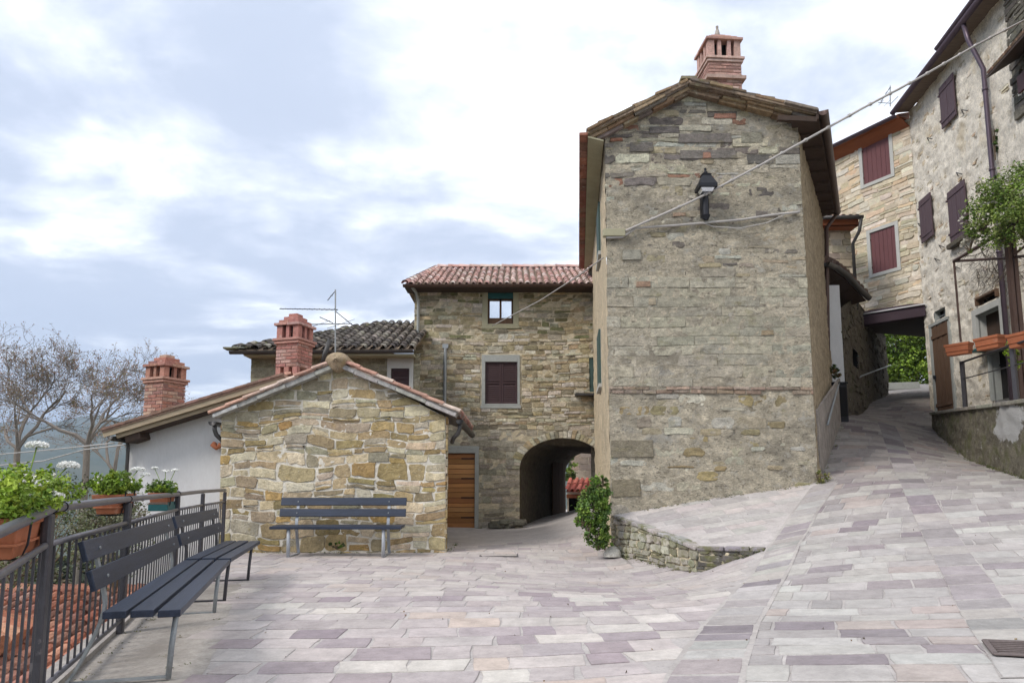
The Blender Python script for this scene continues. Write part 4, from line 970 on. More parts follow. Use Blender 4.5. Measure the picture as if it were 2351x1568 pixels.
tiles(mb, e0, (1, 0, 0), U, 1.8, 1.6, [(.40, .09, .06), (.34, .08, .055), (.45, .13, .09)], r, tw=.24, th=.8, rad=.09); mb.prism([e0, e0 + V3(1.8, 0, 0), e0 + V3(1.8, 0, 0) + U, e0 + U], V3(0, 0, -.03), (.3, .08, .05)); mb.build('roof', MT['tile'], shd)
# ================================================================== 5. tall gabled house
YT = 12.2; tA, tB = at(1403, 1180, YT), at(1886, 1105, YT); wt = Wall(tA, tB)
tall = thing('tall_house', 'tall narrow rubble stone house with gable front, wall lantern and brick chimney', 'house', ((tA.x + tB.x) / 2, YT, 0))
ol = [wt.st(*p) for p in ((1404, 1275), (1888, 1275), (1830, 266), (1583, 206), (1389, 318))]
TP = [(0.507, 0.463, 0.356), (0.436, 0.392, 0.297), (0.576, 0.534, 0.420), (0.645, 0.606, 0.486), (0.483, 0.416, 0.285), (0.529, 0.511, 0.444)]
TD = TP + [(.24, .215, .19), (.27, .24, .21), (.21, .185, .165)]
TA = [(0.507, 0.470, 0.367), (0.471, 0.440, 0.343), (0.541, 0.499, 0.392), (0.436, 0.410, 0.327), (0.576, 0.529, 0.415)]
lo = dict(h=(.09, .22), l=(.2, .6), gap=.02, prot=(-.012, .022), pal=TP + [(.42, .33, .18), (.40, .34, .2)], jit=.02, split=.2, round=.35, miss=.42, bev=.02)
band = dict(h=(.06, .075), l=(.2, .34), gap=.012, prot=(.024, .034), pal=[(.50, .36, .28), (.38, .28, .21), (.45, .35, .28), (.36, .29, .23)], jit=.004, split=0, round=.1, miss=.05)
ash = dict(h=(.16, .21), l=(.4, .95), gap=.010, prot=(.006, .017), pal=TA, jit=.006, split=.05, round=.06, miss=.12, cj=.09, bev=.008)
up_ = dict(h=(.10, .20), l=(.22, .7), gap=.018, prot=(-.014, .02), pal=TP + TD, jit=.016, split=.3, round=.3, miss=.45, bev=.018)
top = dict(up_, h=(.10, .2), l=(.25, .8), pal=TD + [(.38, .21, .15)], prot=(-.002, .024), miss=.2)
tb = lambda v: wt.st(1583, v)[1]
zs = [(tb(912), lo), (tb(888), band), (tb(640), ash), (tb(430), up_), (99, top)]
def tower_sheet(w, ol, seed, name, amp=.022, m0=.006):
    return sheet(w, ol, m0, amp, cell=.05, seed=seed, freq=6)
tower_sheet(wt, ol, 21, 'wall').build('wall', MT['tower_mortar'], tall, smooth=True)
mb = masonry(wt, ol, zs, 15, warp=.035)
# loose single stones and bricks the photograph shows
for (u0, v0, u1, v1, c, pr_) in ((1400, 318, 1430, 326, (.45, .22, .14), .03), (1638, 262, 1690, 274, (.42, .22, .16), .03), (1612, 351, 1632, 366, (.45, .25, .18), .04), (1545, 489, 1575, 498, (.46, .33, .24), .03),
                               (1490, 292, 1560, 308, (.19, .17, .16), .03), (1556, 308, 1680, 330, (.24, .215, .195), .03), (1560, 346, 1690, 366, (.26, .235, .21), .03), (1445, 328, 1500, 350, (.22, .20, .18), .03), (1428, 574, 1472, 598, (.42, .40, .33), .035), (1460, 646, 1494, 660, (.40, .27, .19), .028), (1488, 684, 1506, 702, (.47, .40, .29), .028), (1622, 225, 1700, 258, (.40, .36, .27), .03), (1700, 305, 1750, 330, (.34, .32, .25), .03),
                               (1747, 758, 1776, 770, (.38, .30, .2), .03), (1402, 1010, 1500, 1050, (.30, .265, .195), .026), (1404, 1100, 1470, 1140, (.31, .27, .19), .026)):
    o = wt.rect(u0, v0, u1, v1); stone(mb, wt.p, [(o[0], o[2]), (o[1], o[2] + .01), (o[1] - .01, o[3]), (o[0] + .01, o[3] - .01)], pr_, c, bev=.008)
mb.build('wall_stone', MT['stone'], tall)['kind'] = 'stuff'
# left side wall, facing the alley
backL = at(1366, 1105, 19.0); wl_ = Wall((backL.x, 18.95), (tA.x - .002, YT + .003))
zeL = ol[4][1] if False else wt.st(1389, 318)[1]
def on_side(u, v): return wl_.st(u, v)
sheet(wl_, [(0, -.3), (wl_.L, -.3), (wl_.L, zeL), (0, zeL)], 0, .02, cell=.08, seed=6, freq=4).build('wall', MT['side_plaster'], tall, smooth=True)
for (u0, u1, v0, v1) in ((1374, 1385, 455, 585), (1375.5, 1385, 752, 885)):
    s0, s1 = on_side(u0, (v0 + v1) / 2)[0], on_side(u1, (v0 + v1) / 2)[0]; t0, t1 = on_side((u0 + u1) / 2, v1)[1], on_side((u0 + u1) / 2, v0)[1]; s0, s1 = sorted((s0, s1)); s1 = min(s1, s0 + 1.0)
    mb = MB(); wl_.box(mb, s0 - .1, s1 + .1, t0 - .08, t0, 0, .07); wl_.box(mb, s0, s1, t0, t1, 0, .01); f = mb.build('window', MT['pale_frame'], tall)
    mb = MB(); wl_.box(mb, s0, (s0 + s1) / 2 - .01, t0, t1, .01, .05); wl_.box(mb, (s0 + s1) / 2 + .01, s1, t0, t1, .01, .05); mb.build('shutter', MT['shutter_green'], f)
# right side wall, facing the street
F2 = at(1917, 960, 16.6); wr_ = Wall((tB.x, YT), (F2.x, 16.6), flip=False, batter=0); bt = (wt.st(1888, 1105)[0] - wt.st(1830, 266)[0]) / (wt.st(1830, 266)[1] - 1.25)
zR = wt.st(1830, 266)[1]
class Skew:
    """right side wall: foot line and top line differ (the wall leans in)"""
    def __init__(s, w): s.w = w; s.N = w.N
    def p(s, a, t, d=0):
        return s.w.p(a, t, d) + V3(-1, 0, 0) * (t - 1.25) * .02 * (1) * (1 if t > 1.25 else 0) * 1.0
lean = (wt.p(*ol[1]).x - wt.p(*ol[2]).x) / (ol[2][1] - ol[1][1])
class Lean:
    def __init__(s, w): s.w = w
    def p(s, a, t, d=0): return s.w.p(a, t, d) - V3(lean * (t - ol[1][1]) , 0, 0)
wR = Lean(Wall((wt.p(*ol[1]).x, YT), (F2.x + lean * 1.5, 16.6)))
Lr_ = wR.w.L
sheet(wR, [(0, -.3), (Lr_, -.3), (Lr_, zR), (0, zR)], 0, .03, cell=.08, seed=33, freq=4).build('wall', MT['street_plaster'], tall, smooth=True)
# paler render at the foot on the street side with a handrail
mb = MB(); rr_ = Wall((tB.x + .10, YT + .35), (F2.x + .08, 16.5))
ga, gb = 1.25, 2.8; mb.prism([rr_.p(0, 1.0, 0), rr_.p(rr_.L, 1.0, 0), rr_.p(rr_.L, 3.75, 0), rr_.p(0, 2.55, 0)], rr_.N * .05); mb.build('render_band', MT['foot_render'], tall)
hp = [at(1886, 975, 13.5), at(1890, 962, 13.6), at(1913, 885, 16.0), at(1915, 878, 16.2)]; hp = [p + V3(.12, 0, 0) for p in hp]
mb = MB(); mb.tube(hp, .022, 8, (.5, .5, .5)); mb.tube([hp[0], hp[0] + V3(-.15, 0, -.02)], .012, 6); mb.tube([hp[2], hp[2] + V3(-.15, 0, -.02)], .012, 6)
tag(mb.build('handrail', MT['galv'], smooth=True), 'sloping metal handrail fixed to the street side of the tall house', 'handrail')
# back wall
bR = V3(F2.x - .2, 16.6, 0); bl2 = V3(backL.x, 19, 0); mb = MB(); mb.face([bR + V3(0, 0, 0), V3(6.6, 20, 0), V3(6.6, 20, zR), bR + V3(-.3, 0, zR)]); mb.face([(6.6, 20, 0), (bl2.x, 19.9, 0), (bl2.x, 19.9, zeL), (6.6, 20, zeL)]); mb.build('back_wall', MT['tower_mortar'], tall)
# roof
apx = at(1583, 190, 11.95); eL, eR = at(1346, 309, 11.95), at(1880, 262, 11.9); apb = V3(4.1, 20.2, apx.z + .05)
eLb = at(1343, 620, 20.0); eLb = V3(eLb.x - .05, 20.0, eL.z); eRb = at(1920, 500, 16.4); eRb = V3(eRb.x, 16.4, eR.z - .02)
mb = MB(); mb.prism([eL, apx, apb, eLb], V3(0, 0, .05)); mb.prism([apx, eR, eRb, V3(6.9, 20.2, eR.z), apb], V3(0, 0, .05))
tr = mb.build('roof', MT['slab'], tall); r = random.Random(61); mb = MB()
def rows_between(a0, a1, b0, b1, n, m, sz, pal, tiles_=True):
    """cover a skew roof plane between eave a0-a1 and ridge b0-b1 with slabs"""
    for j in range(n):
        for i in range(m):
            f, g_ = (i + r.uniform(-.1, .1)) / m, (j + .0) / n
            p = lambda f_, g2: (a0.lerp(a1, f_)).lerp(b0.lerp(b1, f_), g2)
            c = jit(r.choice(pal), .18, r); q = [p(f, g_), p(f + 1.05 / m, g_), p(f + 1.05 / m, min(1, g_ + 1.35 / n)), p(f, min(1, g_ + 1.35 / n))]
            l = [V3(0, 0, .075 + r.uniform(0, .02)), V3(0, 0, .075 + r.uniform(0, .02)), V3(0, 0, .055), V3(0, 0, .055)]
            mb.prism([a + b for a, b in zip(q, l)], V3(0, 0, .035 + r.uniform(0, .015)), c)
LP_ = [(.20, .135, .08), (.25, .18, .105), (.15, .11, .075), (.30, .225, .14), (.19, .155, .13)]
rows_between(eL, eLb, apx, apb, 9, 18, .4, LP_ + [(.34, .16, .11)]); rows_between(eR, eRb, apx, apb, 9, 16, .4, LP_)
mb.build('roof_slab', MT['slab'], tr)['kind'] = 'stuff'
# verge: stone slabs on edge, in two uneven courses
mb = MB()
for E0, sgn in ((eL, 1), (eR, -1)):
    d = apx - E0; L = d.length; dn = d.normalized(); nn = V3(-dn.z, 0, dn.x); nn = nn if nn.z > 0 else -nn
    for c_, (hh, dz, dy) in enumerate(((.065, -.10, .14), (.06, -.045, .09), (.06, .01, .05), (.055, .065, .0))):
        s = .05 if c_ else .18
        while s < L - .03:
            l = min(r.uniform(.3, .75), L - s); mb.box(E0 + dn * (s + l / 2) + nn * (dz + r.uniform(-.008, .008)) + V3(0, dy + .18 + r.uniform(-.04, .03), 0), (l - .01, .40, hh), ax=((dn + nn * r.uniform(-.02, .02)).normalized(), V3(0, 1, 0), nn), col=jit(r.choice(LP_), .15, r)); s += l
mb.box(apx + V3(0, .2, .11), (.3, .4, .06), col=(.23, .2, .13)); mb.build('verge_slab', MT['slab'], tr, bev=.008)
mb = MB(); q0, q1 = at(1703, 222, 12.05), at(1745, 232, 12.05); q2 = at(1762, 243, 12.05); mb.prism([q0, q2, q2 + V3(.1, .7, .1), q0 + V3(.1, .7, .1)], V3(0, 0, .05)); mb.build('roof_light', MT['purple_metal'], tr)
# eaves: left (tiles seen edge on, pale soffit), right (dark soffit and gutter)
mb = MB(); a, b = eL + V3(.03, 0, -.06), eLb + V3(.03, 0, -.06); mb.prism([a, b, V3(backL.x + .02, 19, a.z - .05), V3(tA.x - .05, 12.0, a.z - .05)], V3(0, 0, .03)); mb.build('soffit', MT['sand_frame'], tr)
mb = MB(); n = 26
for k in range(n):
    p = eL.lerp(eLb, k / n); q = eL.lerp(eLb, (k + .95) / n); mb.bar(p + V3(-.05, 0, .02 + r.uniform(-.01, .01)), q + V3(-.05, 0, .02), .16, .06, col=jit(r.choice([(.30, .13, .09), (.26, .11, .08), (.22, .12, .09)]), .15, r))
mb.build('eave_tile', MT['tile'], tr, bev=.01)
mb = MB(); mb.prism([V3(tB.x - .33, 11.95, eR.z - .12), eR + V3(-.02, 0, -.08), eRb + V3(-.02, 0, -.08), V3(F2.x - .35, 16.6, eR.z - .14)], V3(0, 0, .03))
mb.bar(eR + V3(-.03, 0, -.02), eRb + V3(-.03, 0, -.02), .05, .16); 
for k in range(9):
    p = eR.lerp(eRb, k / 8.5); mb.bar(p + V3(-.05, 0, -.12), p + V3(-.75, .05, -.06), .08, .09)
mb.build('eave_board', MT['dark_wood'], tr)
mb = MB(); P0, P1 = eR + V3(.03, -.12, .0), eRb + V3(.05, .05, -.02); sd = V3(.87, -.49, 0)
pr = [[mb.pt(P + sd * math.cos(a) * .085 + V3(0, 0, math.sin(a) * .09)) for a in [math.pi + math.pi * k / 10 for k in range(11)]] for P in (P0, P1)]
for k in range(10): mb.f.append([pr[0][k], pr[0][k + 1], pr[1][k + 1], pr[1][k]])
mb.f.append(pr[0]); mb.f.append(pr[1]); mb.build('gutter', MT['gutter'], tall, smooth=True)
mb = MB(); q = at(1897, 520, 16.3); q2 = at(1901, 820, 16.3); mb.tube([P1 + V3(-.05, -.05, -.08), q + V3(0, 0, -.05), V3(q2.x, q.y, q2.z), V3(q2.x, q.y, q2.z - .35)], [.05] * 4, 10); mb.build('downpipe', MT['gutter'], tall, smooth=True)
cb = at(1652, 212, 13.4); chimney(tall, (cb.x, cb.y, cb.z - .35), R(4), .68, .35 + .44, .36, BRP, seed=9, steps=4, pillars=3, finial=True)
mb = MB(); cc = Vector((cb.x, cb.y, cb.z)); mb.box(cc + V3(0, 0, .1), (.82, .82, .07), rz=R(4), col=(.42, .3, .25)); mb.build('chimney_base', MT['brick'], tall)
# ---- wall lantern
mL = wt.st(1616, 505); base = wt.p(mL[0], mL[1], 0); topz = wt.st(1620, 395)[1]; hz = wt.st(1620, 447)[1]
lamp = thing('wall_lantern', 'black metal street lantern on its bracket high on the gable wall', 'lantern', base)
mb = MB(); mb.box(base + V3(0, -.06, (hz - base.z) / 2 + .02), (.14, .12, hz - base.z), col=None); mb.tube([base + V3(0, -.12, .0), base + V3(0, -.12, .22), base + V3(0, -.14, hz - base.z)], [.065, .07, .06], 10); mb.tube([base + V3(0, -.12, -.05), base + V3(0, -.12, .04)], [.05, .09], 10); mb.build('bracket', MT['black_metal'], lamp, bev=.01)
c = base + V3(.0, -.2, hz - base.z)
mb = MB(); n = 4
def frus(mb, c, w0, w1, h, rot=0):
    a = [mb.pt(c + V3(math.cos(rot + math.pi / 2 * k + math.pi / 4) * w0 * .707, math.sin(rot + math.pi / 2 * k + math.pi / 4) * w0 * .707, 0)) for k in range(4)]
    b = [mb.pt(c + V3(math.cos(rot + math.pi / 2 * k + math.pi / 4) * w1 * .707, math.sin(rot + math.pi / 2 * k + math.pi / 4) * w1 * .707, h)) for k in range(4)]
    mb.f.append(a[::-1]); mb.f.append(b)
    for k in range(4): mb.f.append([a[k], a[(k + 1) % 4], b[(k + 1) % 4], b[k]])
frus(mb, c, .33, .34, .07); frus(mb, c + V3(0, 0, .07), .33, .15, .20); frus(mb, c + V3(0, 0, .27), .19, .13, .03); mb.tube([c + V3(0, 0, .29), c + V3(0, 0, .33), c + V3(0, 0, .36), c + V3(0, 0, .42)], [.03, .045, .02, .025], 8)
mb.build('hood', MT['black_metal'], lamp, bev=.006)
mb = MB(); frus(mb, c + V3(0, 0, -.06), .18, .24, .06); mb.build('glass', MT['glass'], lamp)
# ---- cables
def cable(name, pts, rad, matl, label, cat='cable', sag=0, wob=0, ties=0):
    P = []; r = random.Random(len(name) + int(rad * 1e4))
    for a, b in zip(pts, pts[1:]):
        n = max(4, int((b - a).length / .25))
        for k in range(n):
            f = k / n; P.append(a.lerp(b, f) - V3(0, 0, sag * 4 * f * (1 - f)) + V3(0, 0, wob * r.uniform(-1, 1)))
    P.append(pts[-1]); mb = MB(); mb.tube(P, rad, 6)
    if ties: 
        mb.tube([p + V3(0, .02, .012 * math.sin(i * 1.3)) for i, p in enumerate(P)], rad * .6, 5)
        for k in range(2, len(P) - 2, ties): mb.box(P[k], (.05, .05, .05), rz=.5)
    return tag(mb.build(name, matl, smooth=True), label, cat)
cable('cable_bundle', [at(1437, 530, 12.1), at(1590, 462, 12.0), at(1740, 383, 11.9), at(1850, 322, 11.8), at(1975, 252, 12.1), at(2110, 180, 12.5), at(2240, 105, 13.0), at(2356, 45, 13.5)], .021, MT['cable'], 'thick pale cable bundle slanting from the gable wall up to the upper right corner', ties=2)
cable('wall_cable', [at(1392, 546, 12.14), at(1428, 545, 12.14), at(1460, 524, 12.14), at(1560, 517, 12.14), at(1700, 505, 12.14), at(1770, 494, 12.14), at(1836, 487, 12.14)], .022, MT['cable'], 'pale cable pinned across the gable wall just under the lantern')
cable('looped_cable', [at(1612, 512, 12.13), at(1640, 521, 12.13), at(1700, 524, 12.12), at(1760, 512, 12.12), at(1800, 494, 12.13)], .009, MT['cable'], 'thin cable sagging in a loop below the lantern on the gable')
cable('window_cable', [at(1385, 592, 13.0), at(1330, 632, 14.6), at(1240, 690, 17), at(1130, 748, 18.9)], .014, MT['cable'], 'thin pale cable crossing from the tall house to the upper window of the archway house')
mb = MB(); o = wt.rect(1391, 529, 1434, 546); wt.box(mb, o[0] - .06, o[1], o[2], o[3], -.02, .1); tag(mb.build('cable_bracket', MT['sand_frame'], bev=.01), 'small pale stone corbel holding the cables at the left corner of the gable', 'bracket')
# ================================================================== 6. low white annex on the street
annex = thing('street_annex', 'low street annex with white wall strip and curved dark roof beside the passage', 'annex', (8.4, 16.8, 2.6))
q0, q1 = at(1899, 900, 16.65), at(1941, 900, 16.65); wa = Wall((q0.x, 16.65), (q1.x, 16.65)); zt = at(1930, 655, 16.65).z
sheet(wa, [(0, 2), (wa.L, 2), (wa.L, zt), (0, zt)], 0, .006, cell=.1, seed=1).build('wall', MT['white_plaster'], annex, smooth=True)
pe = at(2041, 900, 26); wp = Wall((q1.x, 16.65), (pe.x, 26)); zt2 = 6.3
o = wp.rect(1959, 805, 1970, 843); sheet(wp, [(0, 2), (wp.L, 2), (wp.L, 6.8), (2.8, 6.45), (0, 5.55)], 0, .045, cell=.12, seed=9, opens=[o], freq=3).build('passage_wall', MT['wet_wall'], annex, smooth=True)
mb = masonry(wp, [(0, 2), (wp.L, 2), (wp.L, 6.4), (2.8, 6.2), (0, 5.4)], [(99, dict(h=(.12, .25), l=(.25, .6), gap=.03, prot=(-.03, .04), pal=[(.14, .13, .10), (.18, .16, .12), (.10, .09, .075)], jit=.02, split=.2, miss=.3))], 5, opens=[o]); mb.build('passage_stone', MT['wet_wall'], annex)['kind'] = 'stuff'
mb = MB(); reveal(wp, mb, o, .25); wp.box(mb, o[0], o[1], o[2], o[3], -.27, -.25); mb.build('niche', MT['dark'], annex)
# curved eave roof
mb = MB(); crv = [(1893, 603), (1915, 612), (1940, 630), (1962, 655), (1990, 682)]
P = [at(u, v, 16.2 + k * .45) for k, (u, v) in enumerate(crv)]
for a, b in zip(P, P[1:]): mb.prism([a, b, b + V3(-.1, 2.6, .75), a + V3(-.1, 2.6, .75)], V3(0, 0, .07), (.20, .12, .09))
ar = mb.build('roof', MT['tile'], annex); r = random.Random(4); mb = MB()
for a, b in zip(P, P[1:]):
    n = 3
    for k in range(n):
        q = a.lerp(b, (k + .5) / n); c = jit((.13, .085, .07), .2, r); mb.tube([q + V3(0, -.03, .09), q + V3(-.1, 2.6, .84)], [.09, .075], 8, c)
mb.build('roof_tile', MT['tile'], ar)
mb = MB(); sd = V3(.55, -.83, 0); pr = []
for p in P: pr.append([mb.pt(p + V3(.02, -.06, -.02) + sd * math.cos(a) * .085 + V3(0, 0, math.sin(a) * .10)) for a in [math.pi + math.pi * k / 8 for k in range(9)]])
for A, B in zip(pr, pr[1:]):
    for k in range(8): mb.f.append([A[k], A[k + 1], B[k + 1], B[k]])
mb.f.append(pr[0]); mb.f.append(pr[-1]); mb.build('gutter', MT['zinc'], annex, smooth=True)
mb = MB()
for a, b in zip(P, P[1:]): mb.prism([a + V3(0, .05, -.10), b + V3(0, .05, -.10), b + V3(-.5, .9, -.12), a + V3(-.3, .7, -.12)], V3(0, 0, .03))
mb.build('soffit', MT['dark_wood'], ar)
g_ = [at(1964, 868, 18.7), at(1972, 863, 19.0), at(2040, 838, 25.6)]; mb = MB(); mb.tube([p + V3(.08, 0, 0) for p in g_], .022, 8)
for p in (g_[0], g_[1].lerp(g_[2], .5)): mb.tube([p + V3(.08, 0, 0), p + V3(-.05, 0, -.02)], .012, 6)
tag(mb.build('handrail', MT['galv'], smooth=True), 'iron handrail along the dark wall inside the covered passage', 'handrail')
# cabinet with pot
gz = ground(*tuple(at(1928, 950, 16.1))[:2]); c0 = at(1929, 950, 16.25); mb = MB(); mb.box((c0.x, 16.3, gz + .47), (.32, .3, .94)); cab = thing('meter_cabinet', 'black upright cabinet standing against the white annex wall', 'cabinet', (c0.x, 16.3, gz)); mb.build('body', MT['black_metal'], cab, bev=.03)
mb = MB(); mb.box((c0.x, 16.3, gz + .96), (.36, .34, .04)); mb.build('lid', MT['black_metal'], cab, bev=.01); mb = MB(); mb.box((c0.x - .01, 16.14, gz + .5), (.26, .02, .7)); mb.build('panel', MT['dark'], cab)
# ================================================================== 7. passage house with red shutters
cX = 12.03; wq = Wall(at(1893, 700, 22.35), (cX, 19.5)); 
passage = thing('passage_house', 'bright stone house with dark red shutters spanning over the covered passage', 'house', (cX - 1.5, 21, 3))
def zz_(u, v): return wq.st(u, v)[1]
wqo = Wall((wq.A + wq.N * .42).to_tuple()[:2], (V3(cX, 19.5, 0) + wq.N * .42).to_tuple()[:2]); zt = wqo.st(2000, 294)[1] - .04; ptop = zz_(2050, 722); zt_l = zz_(1900, 352)
w1, w2 = wq.quad([(1980, 330), (2042, 308), (2046, 402), (1983, 425)]), wq.quad([(1999, 535), (2056, 518), (2061, 615), (2003, 630)])
ol = [(0, ptop), (wq.L, ptop), (wq.L, zt), (0, zt)]
PP = [(.62, .54, .41), (.57, .49, .36), (.67, .60, .48), (.52, .44, .31), (.60, .55, .45), (.47, .41, .29), (.60, .46, .31)]
zp_ = dict(h=(.08, .2), l=(.2, .65), gap=.016, prot=(.0, .035), pal=PP, jit=.014, split=.25, round=.25, miss=.03)
sheet(wq, ol, 0, .018, cell=.07, opens=[w1, w2], seed=44, freq=5).build('wall', MT['pale_mortar'], passage, smooth=True)
masonry(wq, ol, [(99, zp_)], 71, opens=[pad(w1, .1, .1, .1, .1), pad(w2, .1, .1, .1, .1)], warp=.09).build('wall_stone', MT['pale_stone'], passage)['kind'] = 'stuff'
def plank_shutter(w, parent, o, d, matl, n=6, frame=None, two=False, fw=.11):
    s0, s1, t0, t1 = o; par = parent
    if frame:
        mb = MB(); reveal(w, mb, o, .15)
        for q in ((s0 - fw, s0, t0 - fw, t1 + fw), (s1, s1 + fw, t0 - fw, t1 + fw), (s0, s1, t1, t1 + fw), (s0, s1, t0 - fw, t0)): w.box(mb, *q, -.08, .045)
        par = mb.build('window', frame, parent, bev=.006)
    mb = MB(); wd = (s1 - s0) / n; rr = random.Random(int(s0 * 100))
    for i in range(n):
        e = .012 if (two and i == n // 2) else .004; w.box(mb, s0 + i * wd + e, s0 + (i + 1) * wd - .003, t0, t1, d, d + .03 + rr.uniform(0, .006))
    if not frame or two:
        for tt in (t0 + .16, t1 - .16):
            w.box(mb, s0 + .01, s1 - .01, tt - .03, tt + .03, d + .03, d + .048)
    w.box(mb, s0 - .03, s0 + .02, t1 - .25, t1 - .2, d + .02, d + .06); w.box(mb, s0 - .03, s0 + .02, t0 + .2, t0 + .25, d + .02, d + .06)
    return mb.build('shutter', matl, par, bev=.003)
plank_shutter(wq, passage, w1, -.03, MT['shutter_red'], 6, MT['pale_frame']); plank_shutter(wq, passage, w2, -.03, MT['shutter_red'], 6, MT['pale_frame'])
mb = MB(); mb.prism([wq.p(.1, ptop - .02, -.03), wq.p(wq.L, ptop - .02, -.03), wq.p(wq.L, ptop - .02, -6.9) + V3(4.6, 0, 0), wq.p(.1, ptop - .02, -6.9) + V3(4.6, 0, 0)], V3(0, 0, .05)); mb.build('passage_ceiling', MT['dark_wood'], passage)
# eave
mb = MB(); n0 = wq.N; mb.prism([wq.p(-.2, zt, .0), wq.p(wq.L - .1, zt, .0), wq.p(wq.L - .1, zt - .01, .38), wq.p(-.2, zt - .01, .38)], V3(0, 0, .05)); mb.prism([wq.p(-.2, zt - .28, .0), wq.p(wq.L, zt - .28, 0), wq.p(wq.L - .1, zt - .02, .30), wq.p(-.2, zt - .02, .30)], V3(0, 0, .02))
mb.prism([wq.p(-.2, zt + .05, .38), wq.p(wq.L - .1, zt + .05, .38), wq.p(wq.L + .1, zt + 1.4, -3.5), wq.p(-.2, zt + 1.4, -3.5)], V3(0, 0, .04))
mb.build('eave', MT['rust_wood'], passage)
mb = MB(); P0, P1 = wq.p(-.2, zt + .06, .44), wq.p(wq.L - .12, zt + .06, .44)
pr = [[mb.pt(P + n0 * math.cos(a) * .08 + V3(0, 0, math.sin(a) * .085)) for a in [math.pi + math.pi * k / 8 for k in range(9)]] for P in (P0, P1)]
for k in range(8): mb.f.append([pr[0][k], pr[0][k + 1], pr[1][k + 1], pr[1][k]])
mb.build('gutter', MT['purple_metal'], passage, smooth=True)
# awning box at the mouth of the passage
mb = MB(); a, b = at(1981, 722, 20.4), at(2124, 699, 19.3); mb.prism([a, b, b + V3(0, 0, -.33), a + V3(0, 0, -.33)], V3(.1, .3, 0)); mb.prism([a, b, b + V3(-.15, .5, .12), a + V3(-.15, .5, .12)], V3(0, 0, .03))
aw = tag(mb.build('awning', MT['awning'], bev=.01), 'folded dark brown awning with white edge over the passage mouth', 'awning')
mb = MB(); mb.tube([a + V3(0, -.03, 0), b + V3(-.05, -.03, 0), b + V3(.03, -.03, -.03), b + V3(.08, 0, -.55)], .022, 6); mb.build('trim', MT['white_plaster'], aw, smooth=True)
# side body with small roof
sb = thing('stone_bay', 'narrow stone bay with small red roof squeezed beside the red shuttered house', 'house', (10, 20, 3))
ws = Wall(at(1888, 700, 19.6), at(1962, 700, 19.6)); zt3 = at(1930, 520, 19.6).z
sheet(ws, [(0, 2), (ws.L, 2), (ws.L, zt3), (0, zt3)], 0, .01, cell=.1, seed=7).build('wall', MT['pale_mortar'], sb, smooth=True)
masonry(ws, [(0, 5), (ws.L, 5), (ws.L, zt3), (0, zt3)], [(99, dict(zp_, h=(.14, .24), split=0, pal=[(.36, .31, .22), (.32, .27, .19), (.40, .36, .28), (.30, .24, .19)]))], 3, warp=.01).build('wall_stone', MT['pale_stone'], sb)['kind'] = 'stuff'
mb = MB(); e0, e1 = at(1885, 520, 19.2), at(1972, 518, 19.2); mb.prism([e0, e1, e1 + V3(0, 0, .22), e0 + V3(0, 0, .22)], V3(0, .06, 0)); mb.prism([e0, e1, e1 + V3(0, .6, 0), e0 + V3(0, .6, 0)], V3(0, 0, .03)); rb = mb.build('fascia', MT['rust_wood'], sb)
mb = MB(); r = random.Random(3); tiles(mb, e0 + V3(0, -.1, .2), (1, 0, 0), (0, 1.6, .5), (e1 - e0).x, 1.6, TILE, r); mb.prism([e0 + V3(0, -.1, .2), e1 + V3(0, -.1, .2), e1 + V3(0, 1.5, .7), e0 + V3(0, 1.5, .7)], V3(0, 0, .02), (.3, .15, .1)); mb.build('roof', MT['tile'], sb)
mb = MB(); mb.tube([e0 + V3(0, -.16, .2), e1 + V3(.05, -.16, .2)], .06, 8); q = at(1958, 560, 19.4); mb.tube([e1 + V3(0, -.16, .18), e1 + V3(-.05, -.1, -.2), q, V3(q.x, q.y, 6.2)], .05, 8); mb.build('gutter', MT['zinc'], sb, smooth=True)
# ================================================================== 8. plastered house on the right
fx = lambda y: 9.23 + .1436 * y
fac = thing('plaster_house', 'tall house in rough cream plaster with purple brown shutters, right side of the street', 'house', (11, 16, 3))
wf_ = Wall((cX, 19.5), (fx(12.6), 12.6)); wfo = Wall((cX - .45, 19.5), (fx(12.6) - .45, 12.6)); zt = wfo.st(2165, 112)[1]; print('EAVE', [wfo.st(*q) for q in ((2090, 238), (2165, 112), (2235, 0))])
s1_ = wf_.quad([(2162, 205), (2195, 166), (2203, 262), (2171, 297)]); s2_ = wf_.quad([(2117, 462), (2143, 441), (2149, 540), (2122, 560)]); s3_ = wf_.quad([(2182, 440), (2223, 413), (2229, 530), (2190, 560)])
od = wf_.quad([(2143, 752), (2176, 738), (2194, 900), (2156, 940)]); ov = wf_.quad([(2144, 717), (2169, 704), (2171, 728), (2147, 738)])
oW = wf_.quad([(2246, 722), (2300, 704), (2306, 780), (2250, 790)]); oT = wf_.quad([(2246, 690), (2291, 667), (2291, 682), (2249, 701)]); oG = wf_.quad([(2272, 806), (2316, 797), (2330, 911), (2287, 919)])
ops = [ov, oW, oT, (od[0], od[1], 2.3, od[3]), (oG[0], oG[1], 2.3, oG[3])]
for o in ops: o_ = [round(x, 2) for x in o]
sheet(wf_, [(0, 2), (wf_.L, 2), (wf_.L, zt), (0, zt)], 0, .045, cell=.06, opens=ops, seed=13, freq=3.2).build('wall', MT['facade_plaster'], fac, smooth=True)
mb = masonry(wf_, [(0, 2.2), (wf_.L, 2.2), (wf_.L, zt), (0, zt)], [(99, dict(h=(.07, .14), l=(.12, .36), gap=.02, prot=(-.06, .004), pal=PP, jit=.02, miss=.45, split=.2))], 19, opens=[pad(o, .1, .1, .1, .1) for o in ops], warp=.12)
mb.build('wall_stone', MT['pale_stone'], fac)['kind'] = 'stuff'
